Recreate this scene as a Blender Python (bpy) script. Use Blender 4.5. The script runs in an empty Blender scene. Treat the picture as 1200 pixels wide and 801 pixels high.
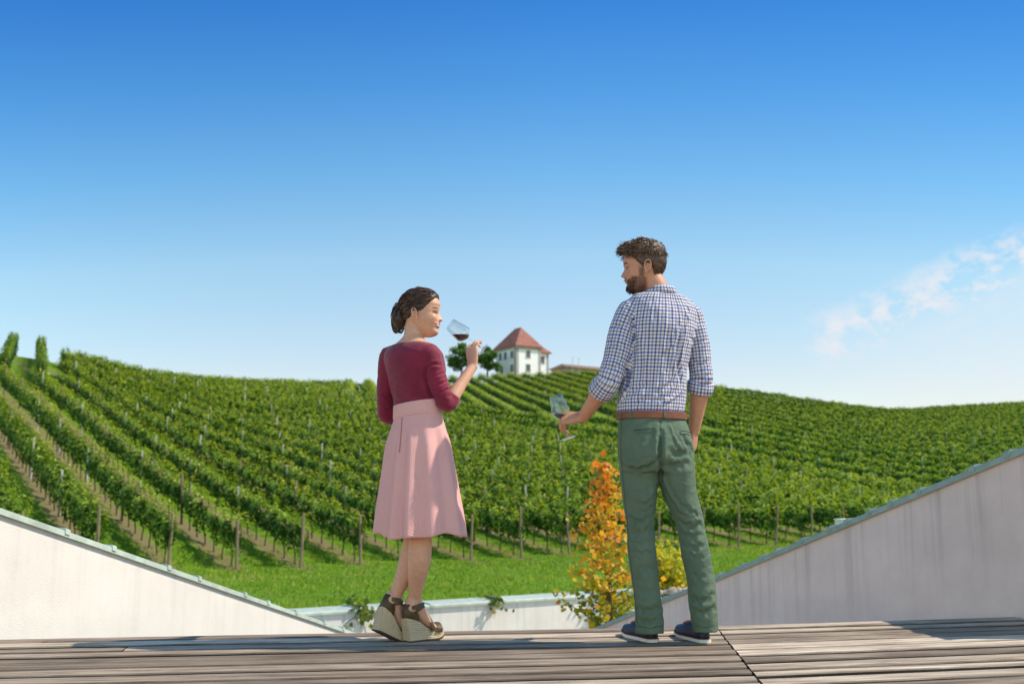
import bpy, bmesh, math, random
import numpy as np
from mathutils import Vector, Matrix
from mathutils.bvhtree import BVHTree

random.seed(7)
RNG = np.random.default_rng(11)
SC = bpy.context.scene
COL = SC.collection
PI = math.pi

# ------------------------------------------------------------------ camera
FPX = 1167.0                       # focal length in pixels of the 1200 px wide photograph
CAM_H = 0.665
PITCH = math.radians(8.57)
CP, SP = math.cos(PITCH), math.sin(PITCH)
CAM = np.array([0.0, 0.0, CAM_H])

def ray(px, py):
    v = (400.5 - py) / FPX
    return np.array([(px - 600.0) / FPX, CP - SP * v, SP + CP * v])

def P(px, py, Y):
    d = ray(px, py)
    return CAM + d * (Y / d[1])

def PZ(px, py, z=0.0):
    d = ray(px, py)
    return CAM + d * ((z - CAM_H) / d[2])

def project(p):
    p = np.asarray(p, float)
    q = p - CAM
    dep = q[..., 1] * CP + q[..., 2] * SP
    up = -q[..., 1] * SP + q[..., 2] * CP
    return 600 + FPX * q[..., 0] / dep, 400.5 - FPX * up / dep, dep

cam_data = bpy.data.cameras.new("camera")
cam = bpy.data.objects.new("camera", cam_data)
COL.objects.link(cam)
cam.location = CAM
cam.rotation_euler = (PI / 2 + PITCH, 0, 0)
cam_data.sensor_width = 36
cam_data.lens = 36 * FPX / 1200
cam_data.clip_start = 0.05
cam_data.clip_end = 8000
cam_data.dof.use_dof = True
cam_data.dof.focus_distance = 4.62
cam_data.dof.aperture_fstop = 3.2
SC.camera = cam

# ------------------------------------------------------------------ render settings
SC.view_settings.view_transform = 'Standard'
SC.view_settings.look = 'None'
SC.view_settings.exposure = 0
SC.render.engine = 'CYCLES'
SC.cycles.use_denoising = True
SC.cycles.max_bounces = 10
SC.cycles.transparent_max_bounces = 12
SC.cycles.transmission_bounces = 10
SC.cycles.caustics_reflective = False
SC.cycles.caustics_refractive = False

# ------------------------------------------------------------------ noise
def _hash(ix, iy, iz, seed):
    h = (ix.astype(np.int64) * 374761393 + iy.astype(np.int64) * 668265263 + iz.astype(np.int64) * 2147483647 + seed * 974711) & 0xffffffff
    h = ((h ^ (h >> 13)) * 1274126177) & 0xffffffff
    h = h ^ (h >> 16)
    return (h & 0xffffff) / float(0xffffff)

def vnoise(p, seed=0):
    """value noise in -1..1 for an (N,3) array"""
    p = np.asarray(p, float)
    i = np.floor(p).astype(np.int64)
    f = p - i
    f = f * f * (3 - 2 * f)
    out = 0
    for dx in (0, 1):
        for dy in (0, 1):
            for dz in (0, 1):
                w = (f[:, 0] if dx else 1 - f[:, 0]) * (f[:, 1] if dy else 1 - f[:, 1]) * (f[:, 2] if dz else 1 - f[:, 2])
                out = out + w * _hash(i[:, 0] + dx, i[:, 1] + dy, i[:, 2] + dz, seed)
    return out * 2 - 1

def n1(x, seed=0):
    x = np.asarray(x, float)
    return vnoise(np.stack([x.ravel(), np.full(x.size, .37), np.full(x.size, .71)], 1), seed).reshape(x.shape)

def sstep(a, b, x):
    t = np.clip((np.asarray(x, float) - a) / (b - a), 0, 1)
    return t * t * (3 - 2 * t)

# ------------------------------------------------------------------ materials
def newmat(name):
    m = bpy.data.materials.new(name)
    m.use_nodes = True
    nt = m.node_tree
    nt.nodes.clear()
    out = nt.nodes.new('ShaderNodeOutputMaterial')
    return m, nt, out

class NT:
    """tiny helper that wires shader nodes"""
    def __init__(self, nt): self.nt = nt
    def node(self, t, **kw):
        n = self.nt.nodes.new(t)
        for k, v in kw.items():
            if k.startswith('i_'):
                key = k[2:]
                key = int(key) if key.isdigit() else key.replace('_', ' ')
                s = n.inputs[key]
                if hasattr(v, 'is_output') or isinstance(v, bpy.types.NodeSocket): self.nt.links.new(v, s)
                else: s.default_value = v
            else: setattr(n, k, v)
        return n
    def link(self, a, b): self.nt.links.new(a, b)
    def math(self, op, a, b=None, c=None, clamp=False):
        n = self.nt.nodes.new('ShaderNodeMath'); n.operation = op; n.use_clamp = clamp
        for i, v in enumerate((a, b, c)):
            if v is None: continue
            if isinstance(v, bpy.types.NodeSocket): self.nt.links.new(v, n.inputs[i])
            else: n.inputs[i].default_value = v
        return n.outputs[0]
    def mix(self, f, a, b, blend='MIX'):
        n = self.nt.nodes.new('ShaderNodeMix'); n.data_type = 'RGBA'; n.blend_type = blend
        for s, v in ((n.inputs[0], f), (n.inputs[6], a), (n.inputs[7], b)):
            if isinstance(v, bpy.types.NodeSocket): self.nt.links.new(v, s)
            elif isinstance(v, (int, float)): s.default_value = v
            else: s.default_value = (*v, 1) if len(v) == 3 else v
        return n.outputs[2]
    def ramp(self, f, stops, interp='LINEAR'):
        n = self.nt.nodes.new('ShaderNodeValToRGB'); n.color_ramp.interpolation = interp
        e = n.color_ramp.elements
        while len(e) < len(stops): e.new(0.5)
        for x, (p, c) in zip(e, stops):
            x.position = p; x.color = (*c, 1) if len(c) == 3 else c
        self.nt.links.new(f, n.inputs[0])
        return n.outputs[0]
    def maprange(self, f, a, b, c=0, d=1):
        n = self.nt.nodes.new('ShaderNodeMapRange')
        for i, v in enumerate((f, a, b, c, d)):
            if isinstance(v, bpy.types.NodeSocket): self.nt.links.new(v, n.inputs[i])
            else: n.inputs[i].default_value = v
        return n.outputs[0]
    def noise(self, vec, scale, detail=4, rough=.6, dist=0):
        n = self.nt.nodes.new('ShaderNodeTexNoise')
        n.inputs['Scale'].default_value = scale; n.inputs['Detail'].default_value = detail
        n.inputs['Roughness'].default_value = rough; n.inputs['Distortion'].default_value = dist
        if vec is not None: self.nt.links.new(vec, n.inputs['Vector'])
        return n.outputs['Fac']
    def scale(self, vec, s):
        n = self.nt.nodes.new('ShaderNodeMapping'); n.inputs['Scale'].default_value = s
        self.nt.links.new(vec, n.inputs['Vector']); return n.outputs[0]
    def bump(self, h, strength=.3, dist=.01):
        n = self.nt.nodes.new('ShaderNodeBump'); n.inputs['Strength'].default_value = strength; n.inputs['Distance'].default_value = dist
        self.nt.links.new(h, n.inputs['Height']); return n.outputs[0]
    def attr(self, name):
        n = self.nt.nodes.new('ShaderNodeAttribute'); n.attribute_name = name; return n
    def coord(self, which='Object'):
        return self.nt.nodes.new('ShaderNodeTexCoord').outputs[which]
    def pos(self):
        return self.nt.nodes.new('ShaderNodeNewGeometry').outputs['Position']

def principled(T, out, color, rough=.7, spec=.3, normal=None, **kw):
    b = T.nt.nodes.new('ShaderNodeBsdfPrincipled')
    def setv(s, v):
        if isinstance(v, bpy.types.NodeSocket): T.link(v, s)
        elif isinstance(v, (int, float)): s.default_value = v
        else: s.default_value = (*v, 1) if len(v) == 3 else v
    setv(b.inputs['Base Color'], color); setv(b.inputs['Roughness'], rough)
    b.inputs['Specular IOR Level'].default_value = spec
    for k, v in kw.items(): setv(b.inputs[k.replace('_', ' ')], v)
    if normal is not None: T.link(normal, b.inputs['Normal'])
    T.link(b.outputs[0], out.inputs['Surface'])
    return b

def simple(name, color, rough=.6, var=.15, scale=30, bump=.15, spec=.3, bdist=.002, **kw):
    """one base colour broken up by two octaves of noise, with a fine bump"""
    m, nt, out = newmat(name); T = NT(nt)
    c = T.coord('Object')
    n = T.noise(c, scale, 5)
    big = T.noise(c, scale * .12, 3)
    f = T.math('ADD', T.math('MULTIPLY', n, .6), T.math('MULTIPLY', big, .4))
    lo = tuple(max(0, x * (1 - var)) for x in color); hi = tuple(min(1, x * (1 + var)) for x in color)
    col = T.ramp(f, [(.3, lo), (.7, hi)])
    nrm = T.bump(n, bump, bdist) if bump else None
    principled(T, out, col, rough, spec, nrm, **kw)
    return m

# ------------------------------------------------------------------ objects
def children_loc(parent):
    v = Vector((0, 0, 0))
    while parent is not None:
        v = v + parent.location; parent = parent.parent
    return v

def mesh_np(name, verts, faces=None, quads=None):
    me = bpy.data.meshes.new(name)
    verts = np.asarray(verts, np.float32)
    if quads is not None:
        quads = np.asarray(quads, np.int32)
        nf, k = quads.shape
        me.vertices.add(len(verts)); me.vertices.foreach_set('co', verts.ravel())
        me.loops.add(nf * k); me.loops.foreach_set('vertex_index', quads.ravel())
        me.polygons.add(nf); me.polygons.foreach_set('loop_start', np.arange(nf, dtype=np.int32) * k)
        me.polygons.foreach_set('loop_total', np.full(nf, k, np.int32))
        me.update(calc_edges=True)
    else:
        me.from_pydata([tuple(map(float, v)) for v in verts], [], [tuple(int(i) for i in f) for f in faces])
        me.update()
    return me

def obj_mesh(name, me, mat, parent=None, smooth=False):
    o = bpy.data.objects.new(name, me); COL.objects.link(o)
    for m in (mat if isinstance(mat, (list, tuple)) else [mat]): me.materials.append(m)
    if smooth:
        me.polygons.foreach_set('use_smooth', np.ones(len(me.polygons), bool))
    if parent is not None: o.parent = parent
    return o

def obj(name, verts, faces=None, mat=None, parent=None, smooth=False, quads=None, origin=None):
    """link ONE mesh; verts are world coordinates"""
    off = np.array(children_loc(parent)) if parent is not None else np.zeros(3)
    if origin is not None: off = np.asarray(origin, float)
    me = mesh_np(name, np.asarray(verts, float) - off, faces, quads)
    o = obj_mesh(name, me, mat, parent, smooth)
    if origin is not None: o.location = origin
    return o

def empty(name, loc=(0, 0, 0)):
    o = bpy.data.objects.new(name, None); COL.objects.link(o)
    o.location = loc; o.empty_display_size = .1
    return o

def tag(o, label=None, cat=None, group=None, kind=None):
    if label: o['label'] = label
    if cat: o['category'] = cat
    if group: o['group'] = group
    if kind: o['kind'] = kind
    return o

def setattr_face(me, name, values):
    a = me.attributes.new(name, 'FLOAT', 'FACE'); a.data.foreach_set('value', np.asarray(values, np.float32))
def setattr_vert(me, name, values):
    a = me.attributes.new(name, 'FLOAT', 'POINT'); a.data.foreach_set('value', np.asarray(values, np.float32))
def setcol_vert(me, name, cols):
    a = me.attributes.new(name, 'FLOAT_COLOR', 'POINT')
    c = np.ones((len(cols), 4), np.float32); c[:, :3] = cols
    a.data.foreach_set('color', c.ravel())

class MB:
    """collects plain polygons for one mesh"""
    def __init__(self): self.v, self.f, self.m = [], [], []
    def add(self, verts, faces, m=0):
        b = len(self.v); self.v += [tuple(map(float, p)) for p in verts]
        self.f += [tuple(b + i for i in q) for q in faces]; self.m += [m] * len(faces)
    def box(self, c, size, rz=0, m=0, bevel=0):
        hx, hy, hz = (s / 2 for s in size)
        R = Matrix.Rotation(rz, 3, 'Z')
        vs = [Vector(c) + R @ Vector((sx * hx, sy * hy, sz * hz)) for sx, sy, sz in
              ((-1, -1, -1), (1, -1, -1), (1, 1, -1), (-1, 1, -1), (-1, -1, 1), (1, -1, 1), (1, 1, 1), (-1, 1, 1))]
        self.add(vs, [(0, 3, 2, 1), (4, 5, 6, 7), (0, 1, 5, 4), (1, 2, 6, 5), (2, 3, 7, 6), (3, 0, 4, 7)], m)
    def hexa(self, p8, m=0):
        self.add(p8, [(0, 3, 2, 1), (4, 5, 6, 7), (0, 1, 5, 4), (1, 2, 6, 5), (2, 3, 7, 6), (3, 0, 4, 7)], m)
    def tube(self, pts, radii, n=8, m=0, cap=True):
        v, f = tube(pts, radii, n=n, cap=cap); self.add(v, f, m)
    def build(self, name, mat, parent=None, smooth=False, origin=None, bevel=0):
        o = obj(name, self.v, self.f, mat, parent, smooth, origin=origin)
        if any(self.m): o.data.polygons.foreach_set('material_index', self.m)
        if bevel:
            b = o.modifiers.new('bevel', 'BEVEL'); b.width = bevel; b.segments = 2; b.limit_method = 'ANGLE'
        return o

def _norm(a):
    a = np.asarray(a, float); return a / (np.linalg.norm(a) + 1e-12)

def tube(pts, radii, n=16, ref=(0, 0, 1), cap=True, power=2.0, twist=None):
    """tapered tube; radii: r or (ru, rv) per point, u along ref made perpendicular to the path"""
    pts = [np.asarray(p, float) for p in pts]
    K = len(pts)
    vs, fs = [], []
    ref = np.asarray(ref, float); up = None
    for k in range(K):
        t = _norm(pts[min(k + 1, K - 1)] - pts[max(k - 1, 0)])
        if up is None:
            r0 = ref - t * ref.dot(t)
            if np.linalg.norm(r0) < 1e-4: r0 = np.array([1.0, .3, .1]); r0 = r0 - t * r0.dot(t)
            up = _norm(r0)
        else:
            up = _norm(up - t * up.dot(t))
        side = np.cross(t, up)
        r = radii[k]
        ru, rv = (r, r) if np.isscalar(r) else r
        for j in range(n):
            a = 2 * PI * j / n
            ca, sa = math.cos(a), math.sin(a)
            ca = math.copysign(abs(ca) ** (2 / power), ca); sa = math.copysign(abs(sa) ** (2 / power), sa)
            vs.append(pts[k] + up * ru * ca + side * rv * sa)
    for k in range(K - 1):
        for j in range(n):
            a, b = k * n + j, k * n + (j + 1) % n
            fs.append((a, b, b + n, a + n))
    if cap:
        fs.append(tuple(range(n - 1, -1, -1)))
        fs.append(tuple((K - 1) * n + j for j in range(n)))
    return vs, fs

def smooth_path(pts, radii, sub=4):
    """Catmull-Rom through points and radii"""
    pts = np.asarray(pts, float)
    rad = np.asarray([(r, r) if np.isscalar(r) else r for r in radii], float)
    allp = np.concatenate([pts, rad], 1)
    out = []
    K = len(allp)
    for k in range(K - 1):
        p0, p1, p2, p3 = allp[max(k - 1, 0)], allp[k], allp[k + 1], allp[min(k + 2, K - 1)]
        for s in range(sub):
            t = s / sub
            out.append(.5 * (2 * p1 + (p2 - p0) * t + (2 * p0 - 5 * p1 + 4 * p2 - p3) * t * t + (3 * p1 - p0 - 3 * p2 + p3) * t ** 3))
    out.append(allp[-1])
    out = np.array(out)
    return out[:, :3], [tuple(np.maximum(x, 1e-4)) for x in out[:, 3:]]

def stube(pts, radii, n=16, ref=(0, 0, 1), sub=4, power=2.0):
    p, r = smooth_path(pts, radii, sub)
    return tube(p, r, n, ref, True, power)
# ================================================================== LIGHT
SUN_EL = math.radians(48)
SUN_DIR = _norm([math.cos(SUN_EL) * .9985, math.cos(SUN_EL) * .05, math.sin(SUN_EL)])
sd = bpy.data.lights.new("sun", 'SUN'); sd.energy = 5.0; sd.angle = math.radians(.53); sd.color = (1, .90, .76)
sun = bpy.data.objects.new("sun", sd); COL.objects.link(sun)
sun.rotation_euler = Vector(SUN_DIR).to_track_quat('Z', 'Y').to_euler()
sun.location = (6, 1, 8)

w = bpy.data.worlds.new("World"); SC.world = w; w.use_nodes = True
nt = w.node_tree; nt.nodes.clear(); T = NT(nt)
sky = T.node('ShaderNodeTexSky', sky_type='NISHITA', sun_disc=False, sun_elevation=SUN_EL,
             sun_rotation=math.atan2(SUN_DIR[0], SUN_DIR[1]), altitude=200, air_density=1.0, dust_density=.6, ozone_density=2.5)
gen = T.coord('Generated')
sep = T.node('ShaderNodeSeparateXYZ', i_0=gen)
elev = sep.outputs['Z']
# deep blue above pale horizon haze; unseen zenith brightened as added fill
az0 = T.math('ARCTAN2', sep.outputs['X'], T.math('MAXIMUM', sep.outputs['Y'], .05))
az2 = T.math('MINIMUM', T.math('MULTIPLY', az0, az0), .35)
tint = T.ramp(T.math('ADD', elev, T.math('MULTIPLY', az2, .20)), [(0.0, (1.39, 1.2, 1.06)), (.128, (1.39, 1.2, 1.06)), (.233, (1.226, 1.346, 1.195)), (.314, (.74, 1.20, 1.28)), (.391, (.42, .98, 1.30)), (.459, (.25, .78, 1.27)),
                     (.56, (.12, .55, 1.05)), (.72, (.5, .75, 1.0)), (1, (.6, .8, 1.0))])
tint = T.mix(T.maprange(az0, .05, .5, 0, 1), tint, T.mix(1.0, tint, (.88, .86, .84), 'MULTIPLY'))
# unseen sky behind the camera brightened and warmed, added as fill light
rear_fill = T.maprange(sep.outputs['Y'], .0, -.6, 0, 1)
tint = T.mix(rear_fill, tint, T.mix(1.0, tint, (3.3, 2.5, 1.75), 'MULTIPLY'))
col = T.mix(1.0, sky.outputs[0], tint, 'MULTIPLY')
# low bank of small broken cumulus on the right
nz = T.node('ShaderNodeMapping', i_Vector=gen); nz.inputs['Scale'].default_value = (1, 1, 1.5)
warp = T.noise(nz.outputs[0], 16, 6, .62)
puff = T.noise(nz.outputs[0], 30, 6, .6)
az = T.math('ARCTAN2', sep.outputs['X'], sep.outputs['Y'])
C_LINE = []
# the bank runs from low left to higher right
line_z = T.maprange(az, .30, .48, .140, .206)
dz = T.math('ABSOLUTE', T.math('SUBTRACT', T.math('ADD', elev, T.math('MULTIPLY', T.math('SUBTRACT', warp, .5), .02)), line_z))
band = T.maprange(dz, .036, .010, 0, 1)
inx = T.math('MULTIPLY', T.maprange(az, .28, .315, 0, 1), T.maprange(az, .60, .50, 0, 1))
cl = T.math('MULTIPLY', T.math('MULTIPLY', band, inx), T.maprange(T.math('ADD', T.math('MULTIPLY', puff, .6), T.math('MULTIPLY', T.noise(nz.outputs[0], 75, 5, .6), .4)), .43, .55, 0, 1))
below = T.math('MULTIPLY', T.maprange(T.math('SUBTRACT', line_z, elev), -.005, .03, 0, 1), T.maprange(az, .30, .42, 0, 1))
haze = T.math('MULTIPLY', T.math('MULTIPLY', below, T.maprange(warp, .2, .7, 0, 1)), .6)
cf = T.math('MAXIMUM', T.math('MULTIPLY', cl, .9), haze, clamp=True)
col = T.mix(cf, col, (5.35, 5.6, 6.0))
bg = T.node('ShaderNodeBackground', i_Color=col, i_Strength=.15)
wo = T.node('ShaderNodeOutputWorld'); T.link(bg.outputs[0], wo.inputs[0])

# ================================================================== TERRAIN
HM = .55                                   # slope of the headland across the foot of the vineyard
MR = .70                                   # the rows lean this much to the left for each metre they run uphill
LR = math.sqrt(1 + MR * MR)
H0 = P(277, 670, 35.5)                    # foot of the end post nearest the camera in the open
Y_AT0 = H0[1] - HM * H0[0]               # headland: Y = Y_AT0 + HM * X
DR = 2.28                                  # row spacing
_pad = lambda tab: np.array(tab, float)
_base = _pad([(60, 664), (205, 664), (277, 670), (347, 666), (410, 662), (523, 657), (575, 655), (625, 653), (700, 650), (868, 641), (1000, 636), (1300, 622)])
_skyl = _pad([(-400, 385), (-150, 388), (-60, 384), (0, 391), (40, 396), (80, 405), (115, 411), (160, 424), (220, 433), (300, 439), (420, 442), (500, 439), (560, 436),
              (645, 433), (700, 431), (760, 436), (830, 447), (870, 451), (950, 463), (1000, 470), (1050, 475), (1100, 472), (1200, 467), (1400, 455), (1700, 440)])
_dist = _pad([(-400, 92), (0, 98), (100, 101), (160, 108), (220, 116), (300, 130), (450, 157), (600, 186), (700, 190), (830, 190), (1000, 200), (1050, 212), (1200, 240), (1500, 260)])
VINE_H = 2.0
def _az(px, py):
    d = ray(px, py); return d[0] / d[1]
def _el(px, py):
    d = ray(px, py); return d[2] / d[1]
_tb = np.array([_az(x, y) for x, y in _base]); _eb = np.array([_el(x, y) for x, y in _base])
_ts = np.array([_az(x, y) for x, y in _skyl]); _es = np.array([_el(x, y) for x, y in _skyl])
_td = np.array([_az(x, 440) for x, _ in _dist]); _dd = _dist[:, 1]
_tt = np.linspace(-1.1, 1.1, 1101)
def _sm(a, k):
    ker = np.hanning(k + 2)[1:-1]; ker /= ker.sum()
    return np.convolve(np.pad(a, k // 2, mode='edge'), ker, mode='valid')[:len(_tt)]
_yh = np.clip(Y_AT0 / np.maximum(1 - HM * _tt, .3), 15, 75)
_zh = _sm(CAM_H + _yh * np.interp(_tt, _tb, _eb), 41)
_crest = _sm(np.interp(_tt, _td, _dd), 81)
_zc = _sm(np.interp(_tt, _ts, _es), 21) * _crest + CAM_H - VINE_H

def zground(X, Y):
    X = np.asarray(X, float); Y = np.asarray(Y, float)
    Ys = np.maximum(Y, 1.0)
    t = np.clip(X / Ys, -1.1, 1.1)
    yh = np.interp(t, _tt, _yh); zh = np.interp(t, _tt, _zh); C = np.interp(t, _tt, _crest); zc = np.interp(t, _tt, _zc)
    u = (Y - yh) / (C - yh)
    uc = np.clip(u, 0, 1)
    wl = 1.10 - .26 * sstep(-.20, .0, t)
    z = zh + (zc - zh) * (wl * uc + (1 - wl) * uc ** 2.3)
    over = np.maximum(Y - C, 0)
    z = z + np.where(u > 1, np.maximum(.03 * over - .0035 * over ** 2, -24 - .02 * over), 0)
    lawn = zh - .022 * np.maximum(yh - Y, 0)
    z = np.where(u < 0, lawn, z)
    k = sstep(14.2, 19.5, Y)
    z = -3.05 * (1 - k) + z * k
    z = z + .05 * vnoise(np.stack([X.ravel() * .35, Y.ravel() * .35, 0 * X.ravel()], 1), 3).reshape(X.shape) * k
    return z

def lines(a, b, step): return np.arange(a, b, step)
gx = np.concatenate([np.geomspace(2500, 140, 24) * -1, lines(-135, -45, 3), lines(-45, 60, .75), lines(60, 150, 3), np.geomspace(150, 2500, 24)])
gy = np.concatenate([-np.geomspace(800, 6, 12), lines(-4, 14, 3), lines(14, 60, .6), lines(60, 130, 2), lines(130, 330, 4), np.geomspace(332, 5000, 30)])
GX, GY = np.meshgrid(gx, gy)
GZ = zground(GX, GY)
nxg, nyg = len(gx), len(gy)
idx = np.arange(nxg * nyg).reshape(nyg, nxg)
q = np.stack([idx[:-1, :-1].ravel(), idx[:-1, 1:].ravel(), idx[1:, 1:].ravel(), idx[1:, :-1].ravel()], 1)

M_GROUND, nt, out = newmat("grass_and_soil"); T = NT(nt)
pos = T.pos(); sp = T.node('ShaderNodeSeparateXYZ', i_0=pos)
LEN = math.sqrt(1 + HM * HM)
DRP = DR * (1 + HM * MR) / (LEN * LR)
# distance across the rows (rows run along (-HM, 1))
pc = T.math('DIVIDE', T.math('ADD', T.math('SUBTRACT', sp.outputs[0], float(H0[0])), T.math('MULTIPLY', T.math('SUBTRACT', sp.outputs[1], float(H0[1])), MR)), LR)
ph = T.math('ABSOLUTE', T.math('SUBTRACT', T.math('FRACT', T.math('ADD', T.math('DIVIDE', pc, DRP), .5)), .5))
qd = T.math('DIVIDE', T.math('SUBTRACT', T.math('SUBTRACT', sp.outputs[1], float(H0[1])), T.math('MULTIPLY', T.math('SUBTRACT', sp.outputs[0], float(H0[0])), HM)), LEN)
big = T.noise(pos, .35, 4); mid = T.noise(pos, 1.6, 5, .65); fine = T.noise(pos, 14, 4, .7); blade = T.noise(T.scale(pos, (1, 1, .3)), 55, 3, .7)
strip = T.math('MULTIPLY', T.maprange(T.math('ADD', ph, T.math('MULTIPLY', T.math('SUBTRACT', mid, .5), .34)), .10, .22, 1, 0), T.maprange(T.math('ADD', qd, T.math('MULTIPLY', mid, 2)), -.5, 1.2, 0, 1))
far = T.maprange(sp.outputs[1], 75, 120, 1, 0)
strip = T.math('MULTIPLY', strip, far)
bare = T.math('MULTIPLY', T.maprange(T.math('ADD', mid, T.math('MULTIPLY', big, .5)), .82, .95, 0, 1), .5)
strip = T.math('MAXIMUM', strip, bare, clamp=True)
grass = T.ramp(T.math('ADD', T.math('MULTIPLY', mid, .55), T.math('MULTIPLY', fine, .45)), [(.28, (.055, .14, .008)), (.48, (.13, .26, .014)), (.6, (.22, .33, .025)), (.75, (.33, .33, .08))])
grass = T.mix(T.maprange(blade, .35, .7, 0, .6), grass, (.04, .11, .008))
# a mown track along the headland
track = T.math('MULTIPLY', T.math('MULTIPLY', T.maprange(T.math('ABSOLUTE', T.math('ADD', qd, 2.6)), .1, .5, 1, 0), T.maprange(mid, .45, .6, 0, 1)), .5)
soil = T.ramp(fine, [(.3, (.13, .095, .05)), (.5, (.23, .185, .10)), (.62, (.17, .20, .045)), (.8, (.33, .28, .17))])
grass = T.mix(track, grass, (.26, .23, .09))
dry = T.math('MULTIPLY', T.maprange(sp.outputs[1], 110, 150, 0, 1), T.maprange(T.noise(pos, .12, 4), .35, .6, .35, .9))
grass = T.mix(dry, grass, T.ramp(fine, [(.3, (.15, .19, .035)), (.7, (.30, .27, .085))]))
col = T.mix(strip, grass, soil)
court = T.maprange(sp.outputs[1], 14.5, 16.5, 1, 0)
col = T.mix(court, col, T.ramp(fine, [(.3, (.2, .19, .17)), (.7, (.34, .33, .3))]))
principled(T, out, col, .95, .1, T.bump(fine, .6, .08))
ground = obj("ground", np.stack([GX.ravel(), GY.ravel(), GZ.ravel()], 1), mat=M_GROUND, quads=q, smooth=True)
tag(ground, kind='structure')

# ================================================================== LEAVES
def leaf_quads(c, nrm, size, rng, aspect=1.0, fold=.0):
    """one four-cornered leaf per centre, random spin about its normal"""
    N = len(c)
    nrm = nrm / (np.linalg.norm(nrm, axis=1, keepdims=True) + 1e-9)
    a = rng.normal(size=(N, 3)); u = a - nrm * (a * nrm).sum(1, keepdims=True); u /= np.linalg.norm(u, axis=1, keepdims=True) + 1e-9
    v = np.cross(nrm, u)
    s = np.asarray(size).reshape(-1, 1) * np.ones((N, 1))
    j = lambda: 1 + .35 * (rng.random((N, 1)) - .5)
    V = np.stack([c + u * s * .62 * j(), c + v * s * .45 * aspect * j() + u * s * .08, c - u * s * .5 * j() + nrm * s * fold, c - v * s * .45 * aspect * j() + u * s * .08], 1)
    return V.reshape(-1, 3)

def leaf_mat(name, stops, trans=.20, rough=.55, tval=1.35):
    m, nt, out = newmat(name); T = NT(nt)
    a = T.attr('rnd').outputs['Fac']
    n = T.noise(T.pos(), .9, 3)
    f = T.math('ADD', T.math('MULTIPLY', a, .75), T.math('MULTIPLY', n, .25))
    col = T.ramp(f, stops)
    b = T.node('ShaderNodeBsdfPrincipled', i_Base_Color=col, i_Roughness=rough)
    b.inputs['Specular IOR Level'].default_value = .25
    tc = T.mix(1.0, col, (1.25 * tval, 1.15 * tval, .35), 'MULTIPLY')
    tr = T.node('ShaderNodeBsdfTranslucent', i_Color=tc)
    mx = T.node('ShaderNodeMixShader', i_0=trans, i_1=b.outputs[0], i_2=tr.outputs[0])
    T.link(mx.outputs[0], out.inputs['Surface'])
    return m

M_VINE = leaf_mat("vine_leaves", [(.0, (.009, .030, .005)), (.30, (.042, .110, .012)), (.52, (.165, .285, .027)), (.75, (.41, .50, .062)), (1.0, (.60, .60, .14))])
M_WOOD = simple("post_wood", (.25, .185, .125), .85, .35, 14, .3, .1, .01)
M_CONC = simple("post_concrete", (.52, .50, .46), .85, .18, 16, .3, .1, .01)
M_BARK = simple("vine_bark", (.10, .075, .05), .9, .4, 22, .5, .1, .01)

def rowdir(Y):
    return -HM + .40 * sstep(105, 215, Y)

def add_leaf_object(name, V, rnd, mat, parent):
    N = len(V) // 4
    quads = np.arange(N * 4, dtype=np.int32).reshape(N, 4)
    o = obj(name, V, mat=mat, quads=quads, parent=parent)
    setattr_face(o.data, 'rnd', rnd)
    return o

# shared posts and trunks, in thirds of a size so that rows differ
def post_mesh(name, h, r, mat, wobble):
    mb = MB()
    pts = [np.array([wobble * math.sin(i * 1.3), wobble * math.cos(i * 1.7), h * i / 4 - .15]) for i in range(5)]
    mb.tube(pts, [r * 1.08, r, r * .98, r * .95, r * .9], 8)
    me = mesh_np(name, np.array(mb.v), mb.f); me.materials.append(mat)
    return me
POST_W = post_mesh("wood_post", 2.35, .055, M_WOOD, .006)
POST_C = post_mesh("concrete_post", 2.3, .045, M_CONC, .0)
TRUNKS = []
for k in range(4):
    mb = MB()
    ph0 = k * 1.7
    pts = [np.array([.035 * math.sin(ph0 + i * 1.1) * i / 2, .035 * math.cos(ph0 * 2 + i * .9) * i / 2, i * .26 - .1]) for i in range(5)]
    mb.tube(pts, [.034, .028, .024, .022, .018], 7)
    me = mesh_np("vine_trunk", np.array(mb.v), mb.f); me.materials.append(M_BARK); TRUNKS.append(me)

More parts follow.
